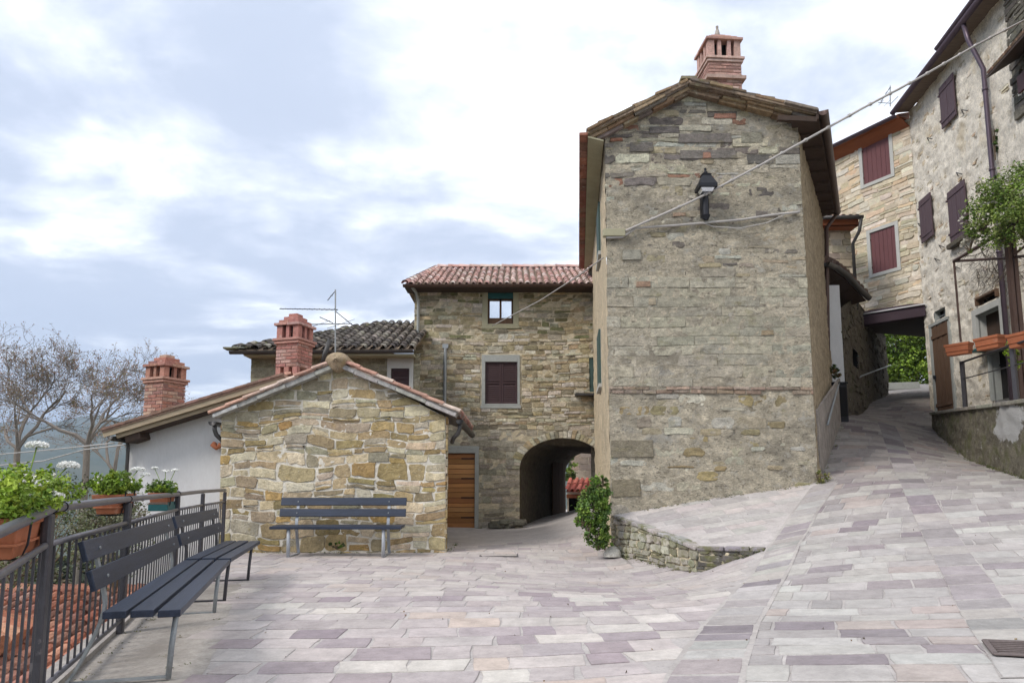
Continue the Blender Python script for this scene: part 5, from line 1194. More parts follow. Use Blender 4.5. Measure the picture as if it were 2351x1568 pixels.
for o, n, two in ((s1_, 4, True), (s2_, 4, True), (s3_, 4, True)): plank_shutter(wf_, fac, o, .06, MT['shutter_purple'], n, None, two)
mb = MB(); wf_.box(mb, s3_[0] - .1, s3_[1] + .15, s3_[2] - .16, s3_[2] - .03, -.02, .16); mb.build('sill', MT['wet_wall'], fac, bev=.02)
# old plank door and small opening above
mb = MB(); reveal(wf_, mb, ov, .2); wf_.box(mb, ov[0], ov[1], ov[2], ov[3], -.22, -.2); g = mb.build('vent_window', MT['grey_stone'], fac)
mb = MB(); wf_.box(mb, ov[0], ov[1], ov[2], ov[3], -.18, -.16); mb.build('pane', MT['dark'], g); mb = MB(); m_ = (ov[0] + ov[1]) / 2; wf_.box(mb, m_ - .02, m_ + .02, ov[2], ov[3], -.16, -.12); wf_.box(mb, ov[0], ov[1], (ov[2] + ov[3]) / 2 - .015, (ov[2] + ov[3]) / 2 + .015, -.16, -.12); mb.build('bar', MT['galv'], g)
mb = MB(); o = od; wf_.box(mb, o[0] - .12, o[0], 2.4, o[3] + .1, -.05, .07); wf_.box(mb, o[1], o[1] + .08, 2.4, o[3] + .1, -.05, .05); wf_.box(mb, o[0] - .12, o[1] + .08, o[3] + .02, o[3] + .1, -.05, .08); fr = mb.build('door_frame', MT['grey_stone'], fac)
mb = MB(); n = 6
for i in range(n): 
    a = o[0] + (o[1] - o[0]) * i / n; wf_.box(mb, a + .004, a + (o[1] - o[0]) / n - .004, 2.5, o[3] + (.03 * math.sin(i * 2)), .02, .05 + .01 * (i % 2))
wf_.box(mb, o[0], o[1], o[3] - .35, o[3] - .25, .05, .08); wf_.box(mb, o[0], o[1], 3.3, 3.4, .05, .08); dr = mb.build('door', MT['old_wood'], fac)
mb = MB(); wf_.box(mb, o[0] + .04, o[0] + .08, 4.1, 4.2, .06, .12); mb.build('handle', MT['black_metal'], dr)
# window with pale surround, slot above, dark gate below
for o, dp, nm, ml in ((oW, .2, 'window', 'pale_frame'), (oT, .14, 'transom_window', 'old_wood'), (oG, .2, 'gate_opening', 'grey_stone')):
    mb = MB(); reveal(wf_, mb, o, dp); e = .16 if nm == 'window' else .05
    for q in ((o[0] - e, o[0], o[2], o[3] + e), (o[1], o[1] + e, o[2], o[3] + e), (o[0], o[1], o[3], o[3] + e)): wf_.box(mb, *q, -.04, .075)
    f = mb.build(nm, MT[ml], fac, bev=.006)
    mb = MB(); n = 5
    wf_.box(mb, o[0], o[1], max(o[2], 2.4), o[3], -dp - .02, -dp + .02)
    if nm == 'gate_opening': wf_.box(mb, o[0], o[1], o[3] - .35, o[3] - .32, -dp, -dp + .04)
    mb.build('panel', MT['dark_wood'] if nm == 'window' else MT['dark'], f)
mb = MB(); wf_.box(mb, oG[0] - .3, oG[1] + .1, oG[3] + .03, oG[3] + .09, 0, .35); tag(mb.build('porch_shelf', MT['teal'], bev=.01), 'faded teal shelf slab over the dark gate on the right', 'shelf'); bpy.data.objects['porch_shelf'].parent = None
# eave and gutters
mb = MB(); n0 = wf_.N
mb.prism([wf_.p(0, zt, 0), wf_.p(wf_.L + .2, zt, 0), wf_.p(wf_.L + .2, zt, .40), wf_.p(0, zt, .40)], V3(0, 0, .05)); mb.prism([wf_.p(0, zt + .05, .42), wf_.p(wf_.L + .2, zt + .05, .42), wf_.p(wf_.L + .2, zt + 1.6, -4), wf_.p(-.1, zt + 1.6, -4)], V3(0, 0, .05)); mb.build('eave', MT['soffit_wood'], fac)
mb = MB()
def half_gutter(mb, P0, P1, nn_, r_=.085):
    pr = [[mb.pt(P + nn_ * math.cos(a) * r_ + V3(0, 0, math.sin(a) * r_)) for a in [math.pi + math.pi * k / 8 for k in range(9)]] for P in (P0, P1)]
    for k in range(8): mb.f.append([pr[0][k], pr[0][k + 1], pr[1][k + 1], pr[1][k]])
    mb.f.append(pr[0]); mb.f.append(pr[1])
half_gutter(mb, wf_.p(-.02, zt + .03, .46), wf_.p(wf_.L + .2, zt + .03, .46), n0, .085); mb.build('gutter', MT['purple_metal'], fac, smooth=True)
u0 = wfo.st(2150, 110)[0]; mb = MB(); half_gutter(mb, wf_.p(u0, zt + .26, .40), wf_.p(wf_.L, zt + .30, .40), n0, .08); mb.build('gutter', MT['purple_metal'], fac, smooth=True)
pp = [wf_.st(2258, 95), wf_.st(2275, 200), wf_.st(2292, 380), wf_.st(2301, 445)]; sP = pp[1][0]
mb = MB(); mb.tube([wf_.p(sP - .1, zt, .44), wf_.p(sP - .05, zt - .5, .38), wf_.p(sP, zt - 1.3, .13), wf_.p(sP, pp[3][1], .13), wf_.p(sP, 2.9, .13)], .055, 10)
for t in (10.5, 8.5, 6.5): mb.tube([wf_.p(sP, t, .13), wf_.p(sP, t + .06, .13)], .068, 10)
mb.build('downpipe', MT['purple_metal'], fac, smooth=True)
mb = MB()
xe = at(2152, 900, 26).x; mb.face([(cX, 19.5, 2), (xe, 26, 2), (xe, 26, zt), (cX, 19.5, zt)]); mb.face([(xe, 26, 2), (xe + 6, 25, 2), (xe + 6, 25, zt), (xe, 26, zt)]); mb.build('side_wall', MT['facade_plaster'], fac)
# iron shutter hooks
mb = MB()
for u, v in ((2212, 262), (2200, 405), (2133, 325), (2112, 520), (2160, 570), (2150, 600), (2195, 618)):
    s_, t_ = wf_.st(u, v); mb.tube([wf_.p(s_, t_, .0), wf_.p(s_ + .12, t_ + .05, .10), wf_.p(s_ + .3, t_ - .08, .05)], .012, 5)
mb.build('shutter_hook', MT['black_metal'], fac)
# neighbour at the far right
wg = Wall((fx(14.6) - .10, 14.6 - .2), (fx(9.0) - .25, 9.0)); nb = thing('corner_house', 'rough dark stone and plaster house at the right edge with small canopy and red shutter', 'house', (10.5, 12, 3))
zb_ = wg.st(2330, 250)[1]
s_a = 0
sheet(wg, [(0, 2), (wg.L, 2), (wg.L, zt + .5), (0, zt + .5)], .0, .05, cell=.09, seed=17, freq=2.5).build('wall', MT['facade_plaster'], nb, smooth=True)
masonry(wg, [(.05, 9.2), (wg.L, 9.2), (wg.L, zt + .5), (.05, zt + .5)], [(99, dict(h=(.12, .22), l=(.3, .8), gap=.02, prot=(.01, .06), pal=[(.20, .185, .15), (.25, .225, .18), (.17, .155, .13)], jit=.02))], 2, warp=.1).build('wall_stone', MT['stone'], nb)['kind'] = 'stuff'
wgo = Wall((wg.A + wg.N * .62).to_tuple()[:2], (wg.p(wg.L, 0) + wg.N * .62).to_tuple()[:2]); cq = [wgo.st(2264, 182), wgo.st(2351, 92)]; mb = MB(); sA, tA_ = cq[0]; sB, tB_ = cq[1]; 
mb.prism([wg.p(sA + .2, tA_ + .35, -.05), wg.p(sA + 3.2, tA_ + .35, -.05), wg.p(sA + 3.2, tA_, .62), wg.p(sA, tA_, .62)], V3(0, 0, .07)); mb.build('canopy', MT['dark_wood'], nb)
mb = MB(); r = random.Random(8)
for k in range(12): mb.bar(wg.p(sA + .2 + k * .24, tA_ + .46, -.05), wg.p(sA + .2 + k * .24, tA_ + .08, .64), .2, .05, col=jit((.30, .2, .13), .2, r))
mb.build('canopy_tile', MT['tile'], nb); 
o = wg.quad([(2343, 172), (2360, 165), (2362, 205), (2344, 212)]); mb = MB(); wg.box(mb, o[0], o[0] + .8, o[2], o[3], .02, .07); mb.build('shutter', MT['shutter_red'], nb)
# ================================================================== 9. retaining wall, balcony terrace, railing and planters on the right
RW = [(2141, 946, 985, 17.6), (2153, 945, 1004, 16.4), (2205, 937, 1032, 14.7), (2272, 929, 1064, 13.0), (2351, 918, 1096, 11.5), (2480, 900, 1165, 9.9)]
base = [at(u, vb, Y) for u, vt, vb, Y in RW]; topz = [at(u, vt, Y).z for u, vt, vb, Y in RW]
rw = thing('garden_retaining_wall', 'curved mossy dark retaining wall with whitewashed patch, at the right of the street', 'wall', tuple(base[2]))
mb = MB(); ms = MB()
n = 40; fb = lambda k: None
pathf, PLr = seg_path([(p.x, p.y) for p in base]); L = [0]
for a, b in zip(base, base[1:]): L.append(L[-1] + math.hypot(b.x - a.x, b.y - a.y))
def tz(s): return float(np.interp(s, L, topz))
NS = int(PLr / .07); prev = None
for i in range(NS + 1):
    s = PLr * i / NS; x, y = pathf(s); x2, y2 = pathf(min(s + .1, PLr)); x1, y1 = pathf(max(0, s - .1)); d = V3(x2 - x1, y2 - y1, 0).normalized(); nrm = V3(d.y, -d.x, 0)
    g0 = ground(x, y) - .3; row = []
    for k in range(26):
        z = g0 + (tz(s) - .06 - g0) * k / 25; q = .035 * fbm(s * 3, z * 4, 4); row.append(mb.pt(V3(x, y, z) + nrm * (q + .0)))
    if prev:
        for k in range(25): mb.f.append([prev[k], row[k], row[k + 1], prev[k + 1]])
    prev = row
def whitemat():
    m = MT['mossy_wall']; ns, ln = m.node_tree.nodes, m.node_tree.links
    b = [n for n in ns if n.type == 'BSDF_PRINCIPLED'][0]; src = b.inputs['Base Color'].links[0].from_socket
    g = ns.new('ShaderNodeNewGeometry').outputs['Position']; c = at(2335, 968, 11.9)
    sb_ = ns.new('ShaderNodeVectorMath'); sb_.operation = 'SUBTRACT'; ln.new(g, sb_.inputs[0]); sb_.inputs[1].default_value = c
    ml = ns.new('ShaderNodeVectorMath'); ml.operation = 'MULTIPLY'; ln.new(sb_.outputs[0], ml.inputs[0]); ml.inputs[1].default_value = (1.3, 1.1, 2.0)
    ll = ns.new('ShaderNodeVectorMath'); ll.operation = 'LENGTH'; ln.new(ml.outputs[0], ll.inputs[0])
    nz = N(ns, 'ShaderNodeTexNoise', _Scale=5.0, _Detail=6, _Roughness=.7); ln.new(g, nz.inputs['Vector'])
    v = M('SUBTRACT', ll.outputs['Value'], M('MULTIPLY', nz.outputs[0], 1.15, ns=ns, ln=ln), ns=ns, ln=ln)
    r_ = ns.new('ShaderNodeMapRange'); r_.inputs[1].default_value = .20; r_.inputs[2].default_value = .12; ln.new(v, r_.inputs[0])
    mm = N(ns, 'ShaderNodeMix', data_type='RGBA'); ln.new(r_.outputs[0], mm.inputs[0]); ln.new(src, mm.inputs[6]); mm.inputs[7].default_value = (.50, .50, .49, 1); ln.new(mm.outputs[2], b.inputs['Base Color'])
    return m
mb.build('wall', whitemat(), rw, smooth=True)
mb = MB(); r = random.Random(5); s = 0; floor = []
while s < PLr - .05:
    l = min(r.uniform(.5, .9), PLr - s); a, b = pathf(s + .01), pathf(s + l - .01); d = V3(b[0] - a[0], b[1] - a[1], 0).normalized(); nrm = V3(d.y, -d.x, 0)
    za, zb2 = tz(s), tz(s + l); A_, B_ = V3(*a, za - .07) + nrm * .05, V3(*b, zb2 - .07) + nrm * .05
    mb.prism([A_, B_, B_ - nrm * .34, A_ - nrm * .34], V3(0, 0, .07), jit((.26, .25, .21), .15, r)); s += l
mb.build('coping', MT['slab'], rw, bev=.012)
# terrace floor behind it
mb = MB()
for i in range(12):
    s, s2 = PLr * i / 12, PLr * (i + 1) / 12; a, b = pathf(s), pathf(s2); mb.face([(a[0], a[1], tz(s) - .09), (b[0], b[1], tz(s2) - .09), (fx(b[1]) + .1, b[1], tz(s2) - .09), (fx(a[1]) + .1, a[1], tz(s) - .09)])
struct(mb.build('garden_floor', MT['cement']))
br = thing('balcony_railing', 'dark thin metal railing on the right hand garden wall carrying planters', 'railing', tuple(base[3])[:2] + (topz[3],))
posts = [(2209, 14.45), (2336, 11.75), (2440, 10.3)]
Pp = []
for u, Y in posts:
    s = min((abs(pathf(q * PLr / 400)[1] - Y), q * PLr / 400) for q in range(401))[1]; x, y = pathf(s); Pp.append(V3(x + .1, y, tz(s)))
for p in Pp:
    mb = MB(); mb.box(p + V3(0, 0, .5), (.07, .07, 1.0), rz=.5); mb.build('post', MT['dark_metal'], br)
for h, rr_ in ((.98, .022), (.62, .012)):
    mb = MB(); mb.tube([p + V3(0, 0, h) for p in Pp], rr_, 8); mb.build('rail', MT['dark_metal'], br, smooth=True)
def planter(name, loc, rz, l, w, h, label, parent=None, matl='terracotta', group=None, col=None, cat='planter'):
    root = thing(name, label, cat, loc, group); root.rotation_euler = (0, 0, rz)
    mb = MB(); b0, t0 = .78, 1.0
    def rg(z, k, kk=None): return [mb.pt((sx * l / 2 * k, sy * w / 2 * (kk or k), z)) for sx, sy in ((-1, -1), (1, -1), (1, 1), (-1, 1))]
    R_ = [rg(0, .86, .70), rg(h * .78, .95, .9), rg(h * .78, 1.0, 1.0), rg(h, 1.02, 1.04), rg(h, .96, .86), rg(h * .85, .94, .82)]
    mb.f.append(R_[0][::-1])
    for A, B in zip(R_, R_[1:]):
        for k in range(4): mb.f.append([A[k], A[(k + 1) % 4], B[(k + 1) % 4], B[k]])
    mb.build('pot', MT[matl], root, bev=.006, world=False)
    mb = MB(); mb.face([(sx * l / 2 * .94, sy * w / 2 * .82, h * .86) for sx, sy in ((-1, -1), (1, -1), (1, 1), (-1, 1))]); mb.build('soil', MT['soil'], root, world=False)
    mb = MB(); mb.box((0, 0, h * .35), (l * .96, w * .86 + .012, .012)); mb.build('rim_line', MT[matl], root, world=False)
    return root
rzR = math.atan2(Pp[1].y - Pp[0].y, Pp[1].x - Pp[0].x)
for (u, v, Y, l, rz, lab) in ((2203, 811, 14.3, .48, rzR + .9, 'small terracotta planter on the corner of the right hand balcony railing'), (2275, 798, 12.9, .50, rzR + .6, 'orange terracotta planter in the middle of the right hand balcony railing'), (2352, 792, 11.5, .46, rzR + .5, 'pinkish weathered terracotta planter at the right edge of the picture')):
    planter('balcony_planter', tuple(at(u, v + 4, Y)), rz, l, .26, .24, lab, group='planters on the right hand balcony railing')
# pergola
c0 = at(2190, 600, 14.3); c1 = at(2318, 560, 12.4); c2_ = at(2312, 522, 12.2)
pg = thing('pergola', 'thin dark metal pergola frame on a double post holding a climbing shrub', 'pergola', tuple(c1)[:2] + (2.8,))
mb = MB(); mb.tube([c0, at(2206, 785, 14.3)], .022, 8); mb.build('rod', MT['gutter'], pg)
mb = MB(); mb.tube([c0, at(2310, 527, 12.3), at(2400, 470, 11.0)], .035, 8); mb.tube([c0, at(2320, 592, 12.6), at(2420, 580, 11.0)], .028, 8); mb.tube([at(2318, 592, 12.4), at(2400, 530, 12.2)], .025, 8); mb.build('top_bar', MT['gutter'], pg)
for du in (0, .10):
    mb = MB(); mb.box(V3(c1.x + du - .04, 12.4, (2.75 + c1.z + .3) / 2), (.07, .09, c1.z + .3 - 2.75)); mb.build('post', MT['gutter'], pg)
# ================================================================== 10. plants
GR = [(.10, .18, .025), (.14, .23, .035), (.07, .13, .022), (.19, .28, .05), (.06, .10, .02)]
GY = [(.19, .28, .02), (.25, .35, .03), (.13, .21, .02), (.30, .40, .05)]
GD = [(.03, .055, .015), (.045, .08, .02), (.06, .10, .025)]
def leaf(mb, p, s, c, r, asp=.5):
    a = Vector((r.gauss(0, 1), r.gauss(0, 1), r.gauss(0, .7))).normalized(); b = a.orthogonal(); b.rotate(Matrix.Rotation(r.uniform(0, 6.28), 3, a)); n = a.cross(b) * .18
    i = [mb.pt(p - a * s * .5, c), mb.pt(p + b * s * asp * .5 + n * s, c), mb.pt(p + a * s * .5, c), mb.pt(p - b * s * asp * .5 + n * s, c)]
    mb.f += [[i[0], i[1], i[2]], [i[0], i[2], i[3]]]
def cloud(mb, blobs, n, s, pal, r, asp=.55, shell=.55):
    """blobs: (center, (rx,ry,rz)); leaves in clumps towards the outside of each blob"""
    tot = sum(b[1][0] * b[1][1] * b[1][2] for b in blobs) ** 1.0
    for c, rad in blobs:
        m = int(n * rad[0] * rad[1] * rad[2] / tot); k = 0; nc = max(3, m // 28); base = r.choice(pal)
        for _ in range(nc):
            d = Vector((r.gauss(0, 1), r.gauss(0, 1), r.gauss(0, 1))).normalized() * (shell + (1.08 - shell) * r.random()); cc = Vector(c) + Vector((d.x * rad[0], d.y * rad[1], d.z * rad[2])); sz = min(rad) * r.uniform(.16, .34); col = jit(r.choice(pal), .22, r)
            for _ in range(28):
                q = Vector((r.gauss(0, 1), r.gauss(0, 1), r.gauss(0, 1))) * sz * .6; leaf(mb, cc + q, s * r.uniform(.6, 1.3), jit(col, .18, r), r, asp)
def flowers(mb, c, rad, n, s, r, col=(.78, .78, .74)):
    for _ in range(n):
        d = Vector((r.gauss(0, 1), r.gauss(0, 1), r.gauss(0, 1))).normalized(); p = Vector(c) + Vector((d.x * rad[0], d.y * rad[1], abs(d.z) * rad[2] if rad[2] > .05 else d.z * rad[2]))
        for _ in range(3): leaf(mb, p, s * r.uniform(.7, 1.2), jit(col, .06, r), r, .9)
def branchy(mb, p, d, L, rad, depth, r, col, tips, spread=.55, up=.15, n=5, seg=3, kids=(2, 3), dec=.72, minr=.004):
    pts, rs = [p], [rad]; q, dd = Vector(p), Vector(d).normalized()
    for i in range(seg):
        dd = (dd + Vector((r.gauss(0, 1), r.gauss(0, 1), r.gauss(0, .8))) * .16 + Vector((0, 0, up * .3))).normalized(); q = q + dd * (L / seg); pts.append(q.copy()); rs.append(max(minr, rad * (1 - .32 * (i + 1) / seg)))
    mb.tube(pts, rs, n if rad > .02 else 3, col=col, cap=False)
    if depth == 0: tips.append((q, dd)); return
    for k in range(r.randint(*kids)):
        j = r.randint(max(1, seg - 2), seg) if k else seg; ax = dd.orthogonal().normalized(); ax.rotate(Matrix.Rotation(r.uniform(0, 6.28), 3, dd)); nd = (dd + ax * spread * r.uniform(.6, 1.5) + Vector((0, 0, up))).normalized()
        branchy(mb, pts[j], nd, L * dec * r.uniform(.8, 1.2), max(minr, rs[j] * .66), depth - 1, r, col, tips, spread, up, n, seg, kids, dec, minr)
def bare_tree(u, v, Y, forks, seed, label, depth=6, L=1.5, rad=.085, budc=(.34, .22, .15), dec=.74):
    b = at(u, v, Y); r = random.Random(seed); root = thing('bare_tree', label, 'tree', (b.x, b.y, -5.0), 'bare trees on the slope left of the houses')
    tr_ = MB(); top = V3(b.x, b.y, b.z); tr_.tube([(b.x - .05, b.y, -5.2), (b.x + .03, b.y, b.z - 1), top], [rad * 1.35, rad * 1.1, rad], 10, col=(.2, .17, .14), cap=False)
    tips = []; cr_ = MB()
    for d, l, rr_ in forks: branchy(cr_, top, Vector(d), l, rad * rr_, depth, r, (.22, .19, .165), tips, spread=.68, up=.06, dec=dec, kids=(2, 4), minr=.0038)
    tr_.build('trunk', MT['bark'], root, smooth=True)
    for p, d in tips:
        for _ in range(2):
            leaf(cr_, p + Vector((r.gauss(0, 1), r.gauss(0, 1), r.gauss(0, 1))) * .035, .05, jit(r.choice([budc, (.2, .17, .06), (.24, .15, .12)]), .2, r), r)
    o = cr_.build('branches', MT['twig'], root); return root, len(tips)
bt1 = bare_tree(200, 1020, 20, [((-.8, 0, .7), 1.3, .8), ((.0, .2, 1), 1.1, .75), ((.55, -.1, .75), 1.0, .7), ((.2, .5, .9), 1.0, .5)], 5, 'bare branching tree directly left of the brick chimney house, its trunk behind the planters')
bt2 = bare_tree(40, 1030, 21, [((-.35, 0, 1), 1.3, .8), ((.6, .1, .8), 1.25, .75), ((-.9, .2, .4), 1.2, .6), ((.1, -.4, .9), 1.05, .6)], 8, 'bare budding tree at the far left edge of the picture', rad=.085)
bt3 = bare_tree(262, 1085, 25, [((.3, 0, 1), 1.3, .8), ((-.5, .1, .9), 1.3, .7)], 12, 'smaller bare tree right beside the white house downpipe', depth=5, rad=.09, L=1.2)
def bush(name, blobs, n, s, pal, label, cat='bush', seed=1, group=None, fl=0, flc=(.75, .75, .7)):
    r = random.Random(seed); c = Vector(blobs[0][0]); root = thing(name, label, cat, (c.x, c.y, c.z - blobs[0][1][2]), group); mb = MB(); cloud(mb, blobs, n, s, pal, r); mb.build('foliage', MT['leaf'], root)
    st = MB()
    for c_, rad in blobs:
        for _ in range(5):
            st.tube([Vector((c_[0], c_[1], c_[2] - rad[2])), Vector(c_) + Vector((r.gauss(0, .4) * rad[0], r.gauss(0, .4) * rad[1], rad[2] * r.uniform(.1, .7)))], [.015, .006], 4, (.12, .09, .06))
    st.build('stem', MT['twig'], root)
    if fl:
        f = MB()
        for c_, rad in blobs: flowers(f, c_, [q * .95 for q in rad], int(fl / len(blobs)), s * .8, r, flc)
        f.build('blossom', MT['petal'], root)
    return root
BL = lambda u, v, Y, a, b, c: (tuple(at(u, v, Y)), (a, b, c))
bush('shrub', [BL(1370, 1125, 11.75, .17, .18, .24), BL(1356, 1172, 11.7, .27, .22, .30), BL(1380, 1160, 11.75, .14, .2, .3), BL(1372, 1222, 11.75, .20, .16, .28), BL(1335, 1195, 11.6, .13, .12, .10), BL(1345, 1140, 11.7, .10, .12, .16), BL(1385, 1100, 11.8, .07, .1, .12), BL(1350, 1215, 11.6, .09, .1, .14), BL(1388, 1235, 11.8, .13, .14, .2), BL(1392, 1150, 11.85, .1, .14, .3)], 9000, .045, GR + [(.11, .19, .05)], 'bright green shrub growing at the left foot of the tall house', seed=4)
bush('hedge', [BL(2090, 700, 36, 1.6, 1.2, 1.6), BL(2060, 790, 35, 1.2, 1.2, 1.4), BL(2125, 800, 35.5, 1.5, 1.2, 1.6), BL(2095, 860, 34.5, 1.7, 1, 1.1), BL(2030, 700, 36, 1.3, 1, 2), BL(2150, 880, 33.5, .9, .8, .6), BL(2030, 860, 35, 1, 1, 1.2), BL(2095, 790, 39, 3.2, 1.2, 3.2)], 30000, .17, [(.10, .17, .015), (.14, .22, .02), (.07, .12, .012), (.18, .26, .03), (.05, .08, .01)], 'sunlit green trees seen through the covered passage', 'trees', seed=9)
bush('hedge', [BL(1306, 1055, 31, .35, .4, 1.0), BL(1308, 1010, 33, .5, .5, .7), BL(1310, 1090, 30.5, .25, .3, .4)], 2600, .11, GR, 'green bushes seen through the archway, left of the pink wall', seed=2)
mb = MB(); p = at(2068, 893, 28.5); mb.box(p + V3(0, 0, .1), (1.3, .5, .3), rz=-.2, col=(.3, .3, .3)); tag(mb.build('stone_bench', MT['grey_stone'], bev=.02), 'low grey stone block at the far end of the covered passage', 'bench')
bush('climbing_shrub', [BL(2290, 450, 12.2, .42, .5, .32), BL(2340, 430, 12.0, .4, .5, .42), BL(2255, 500, 12.4, .34, .5, .26), BL(2300, 520, 12.2, .5, .5, .3), BL(2350, 510, 11.8, .4, .5, .4), BL(2225, 560, 12.8, .12, .2, .14), BL(2420, 470, 11.4, .6, .6, .5)], 15000, .05, [(.15, .22, .04), (.20, .28, .055), (.10, .16, .03), (.24, .30, .09)], 'leafy climbing shrub with small pale flowers spilling over the pergola', 'climber', seed=6, fl=420, flc=(.62, .60, .52))
vine = MB(); r = random.Random(10)
for k in range(46):
    s_, t_ = wf_.st(2300 + r.uniform(-60, 60), r.uniform(560, 640)); tips = []; branchy(vine, wf_.p(s_, t_, .08), (r.uniform(-.2, .2), r.uniform(-1, 1), r.uniform(-1, .3)), .38, .009, 2, r, (.10, .08, .06), tips, up=0, minr=.004)
tag(vine.build('vine', MT['twig']), 'bare brown vine stems creeping over the plaster under the pergola', 'vine')
bush('ivy', [(tuple(wf_.p(sP + .12, 7.6, .12)), (.10, .10, .9)), (tuple(wf_.p(sP + .1, 9.2, .1)), (.08, .08, .5))], 700, .07, GD, 'thin strand of ivy climbing beside the purple downpipe', 'ivy', seed=3)
bush('wall_plant', [BL(2318, 800, 11.9, .1, .1, .12), BL(2332, 825, 11.9, .1, .1, .2)], 900, .035, GY, 'trailing green plant hanging under the right edge planter', 'plant', seed=3)
bush('moss_tuft', [(tuple(V3(tB.x - .02, YT - .05, 1.30)), (.13, .10, .16))], 800, .03, [(.13, .14, .03), (.18, .18, .05), (.22, .2, .09)], 'yellow green tuft at the right foot of the gable wall', 'tuft', seed=3)
bush('moss_tuft', [(tuple(at(775, 1252, 12.1)), (.16, .06, .06))], 350, .03, GD + GR[:1], 'small green weed tuft at the foot of the hut wall behind the bench', 'tuft', seed=5)
bush('potted_plant', [(tuple(V3(c0_.x, c0_.y, c0_.z)) if False else tuple(at(1916, 855, 16.1)), (.13, .13, .16))], 500, .05, GD + [(.2, .10, .04), (.22, .17, .08)], 'straggly potted plant with withered stalks against the annex wall', 'plant', seed=8)
mb = MB(); p = at(1917, 885, 16.1); mb.tube([p + V3(0, 0, -.14), p + V3(0, 0, .06)], [.07, .10], 12); tag(mb.build('flower_pot', MT['black_metal']), 'dark flower pot on the black cabinet by the annex wall', 'pot')
for lab, bl_, n_, pal in (('grey green shrub mass below the terrace, left of the white house', [BL(120, 1200, 12.5, 1.2, .9, .8), BL(210, 1190, 12, .8, .8, .6), BL(40, 1230, 11, .9, .8, .8), BL(270, 1250, 11.3, .5, .6, .8)], 6500, [(.07, .09, .04), (.10, .13, .05), (.15, .17, .08), (.20, .20, .13), (.05, .06, .03)]), ('pale cream flowering shrub against the white house wall', [BL(262, 1180, 12.2, .45, .4, .40), BL(235, 1215, 12, .4, .4, .4)], 3500, [(.24, .23, .15), (.16, .18, .09), (.30, .28, .2)])):
    bush('slope_shrub', bl_, n_, .05, pal, lab, seed=len(lab))
# wooded slope behind
mb = MB(); r = random.Random(77)
for k in range(170):
    a = R(r.uniform(-48, -22)); rr_ = r.uniform(45, 330); x, y = rr_ * math.sin(a), rr_ * math.cos(a); c = V3(x, y, land(x, y) + 1.5); sz = r.uniform(1.5, 3.5)
    cloud(mb, [(tuple(c), (sz, sz, sz * .8))], 110, .55 + rr_ * .004, [(.05, .06, .03), (.08, .085, .04), (.10, .08, .05), (.04, .05, .03)], r)
o = mb.build('woodland', MT['leaf']); struct(o, 'stuff')
# ================================================================== 11. wedge retaining wall
lw = thing('ramp_wall', 'low mossy rubble wall with rough coping holding up the paved wedge before the tall house', 'wall', tuple(V3(PB.x, PB.y, 0)))
segs = [((PA.x, PA.y), (PB.x, PB.y), PA.z, PB.z, True), ((PB.x, PB.y), (PC.x, PC.y), PB.z, PC.z + .0, False)]
mbw, mss, cop = MB(), MB(), MB(); r = random.Random(12)
for A, B, za, zb2, long_ in segs:
    w = Wall(A, B); ol = [(0, -.15), (w.L, -.15), (w.L, zb2 - .045), (0, za - .045)]
    sheet(w, ol, -.01, .03, cell=.05, seed=5, freq=6, mb=mbw)
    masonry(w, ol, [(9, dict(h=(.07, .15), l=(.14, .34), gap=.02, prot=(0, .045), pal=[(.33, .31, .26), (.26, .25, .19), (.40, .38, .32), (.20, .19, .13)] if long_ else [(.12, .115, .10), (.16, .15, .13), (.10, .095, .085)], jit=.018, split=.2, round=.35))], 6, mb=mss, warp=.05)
    s = 0
    while s < w.L - .05:
        l = min(r.uniform(.28, .55), w.L - s); z0, z1 = za + (zb2 - za) * s / w.L, za + (zb2 - za) * (s + l) / w.L; o0 = r.uniform(.02, .05)
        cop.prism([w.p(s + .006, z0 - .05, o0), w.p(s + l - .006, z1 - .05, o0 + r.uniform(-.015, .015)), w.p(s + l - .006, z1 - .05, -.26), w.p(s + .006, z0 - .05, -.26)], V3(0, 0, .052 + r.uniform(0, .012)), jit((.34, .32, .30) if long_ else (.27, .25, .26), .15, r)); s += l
mbw.build('core', MT['mid_mortar'], lw, smooth=True); mss.build('wall_stone', MT['moss_stone'], lw)['kind'] = 'stuff'; cop.build('coping', MT['moss_stone'], lw, bev=.015)
mb = MB(); w = Wall((PA.x - .35, PA.y + .02), (PA.x + .05, PA.y)); 
c = at(1404, 1256, 12.0); mb = MB(); r = random.Random(3); prev = None
for j in range(8):
    th = math.pi / 2 * j / 7; ring = []
    for k in range(14):
        a = 2 * math.pi * k / 14; q = 1 + .10 * fbm(math.cos(a) * 1.5, math.sin(a) * 1.5, j * .5); ring.append(mb.pt((c.x + math.cos(a) * math.cos(th) * .16 * q, 11.88 + math.sin(a) * math.cos(th) * .13 * q, -.02 + math.sin(th) * .17 * q), (.62, .59, .52)))
    if prev:
        for k in range(14): mb.f.append([prev[k], prev[(k + 1) % 14], ring[(k + 1) % 14], ring[k]])
    prev = ring
tag(mb.build('corner_stone', MT['hut_stone'], smooth=True), 'rounded pale guard stone at the left foot of the tall house', 'stone')
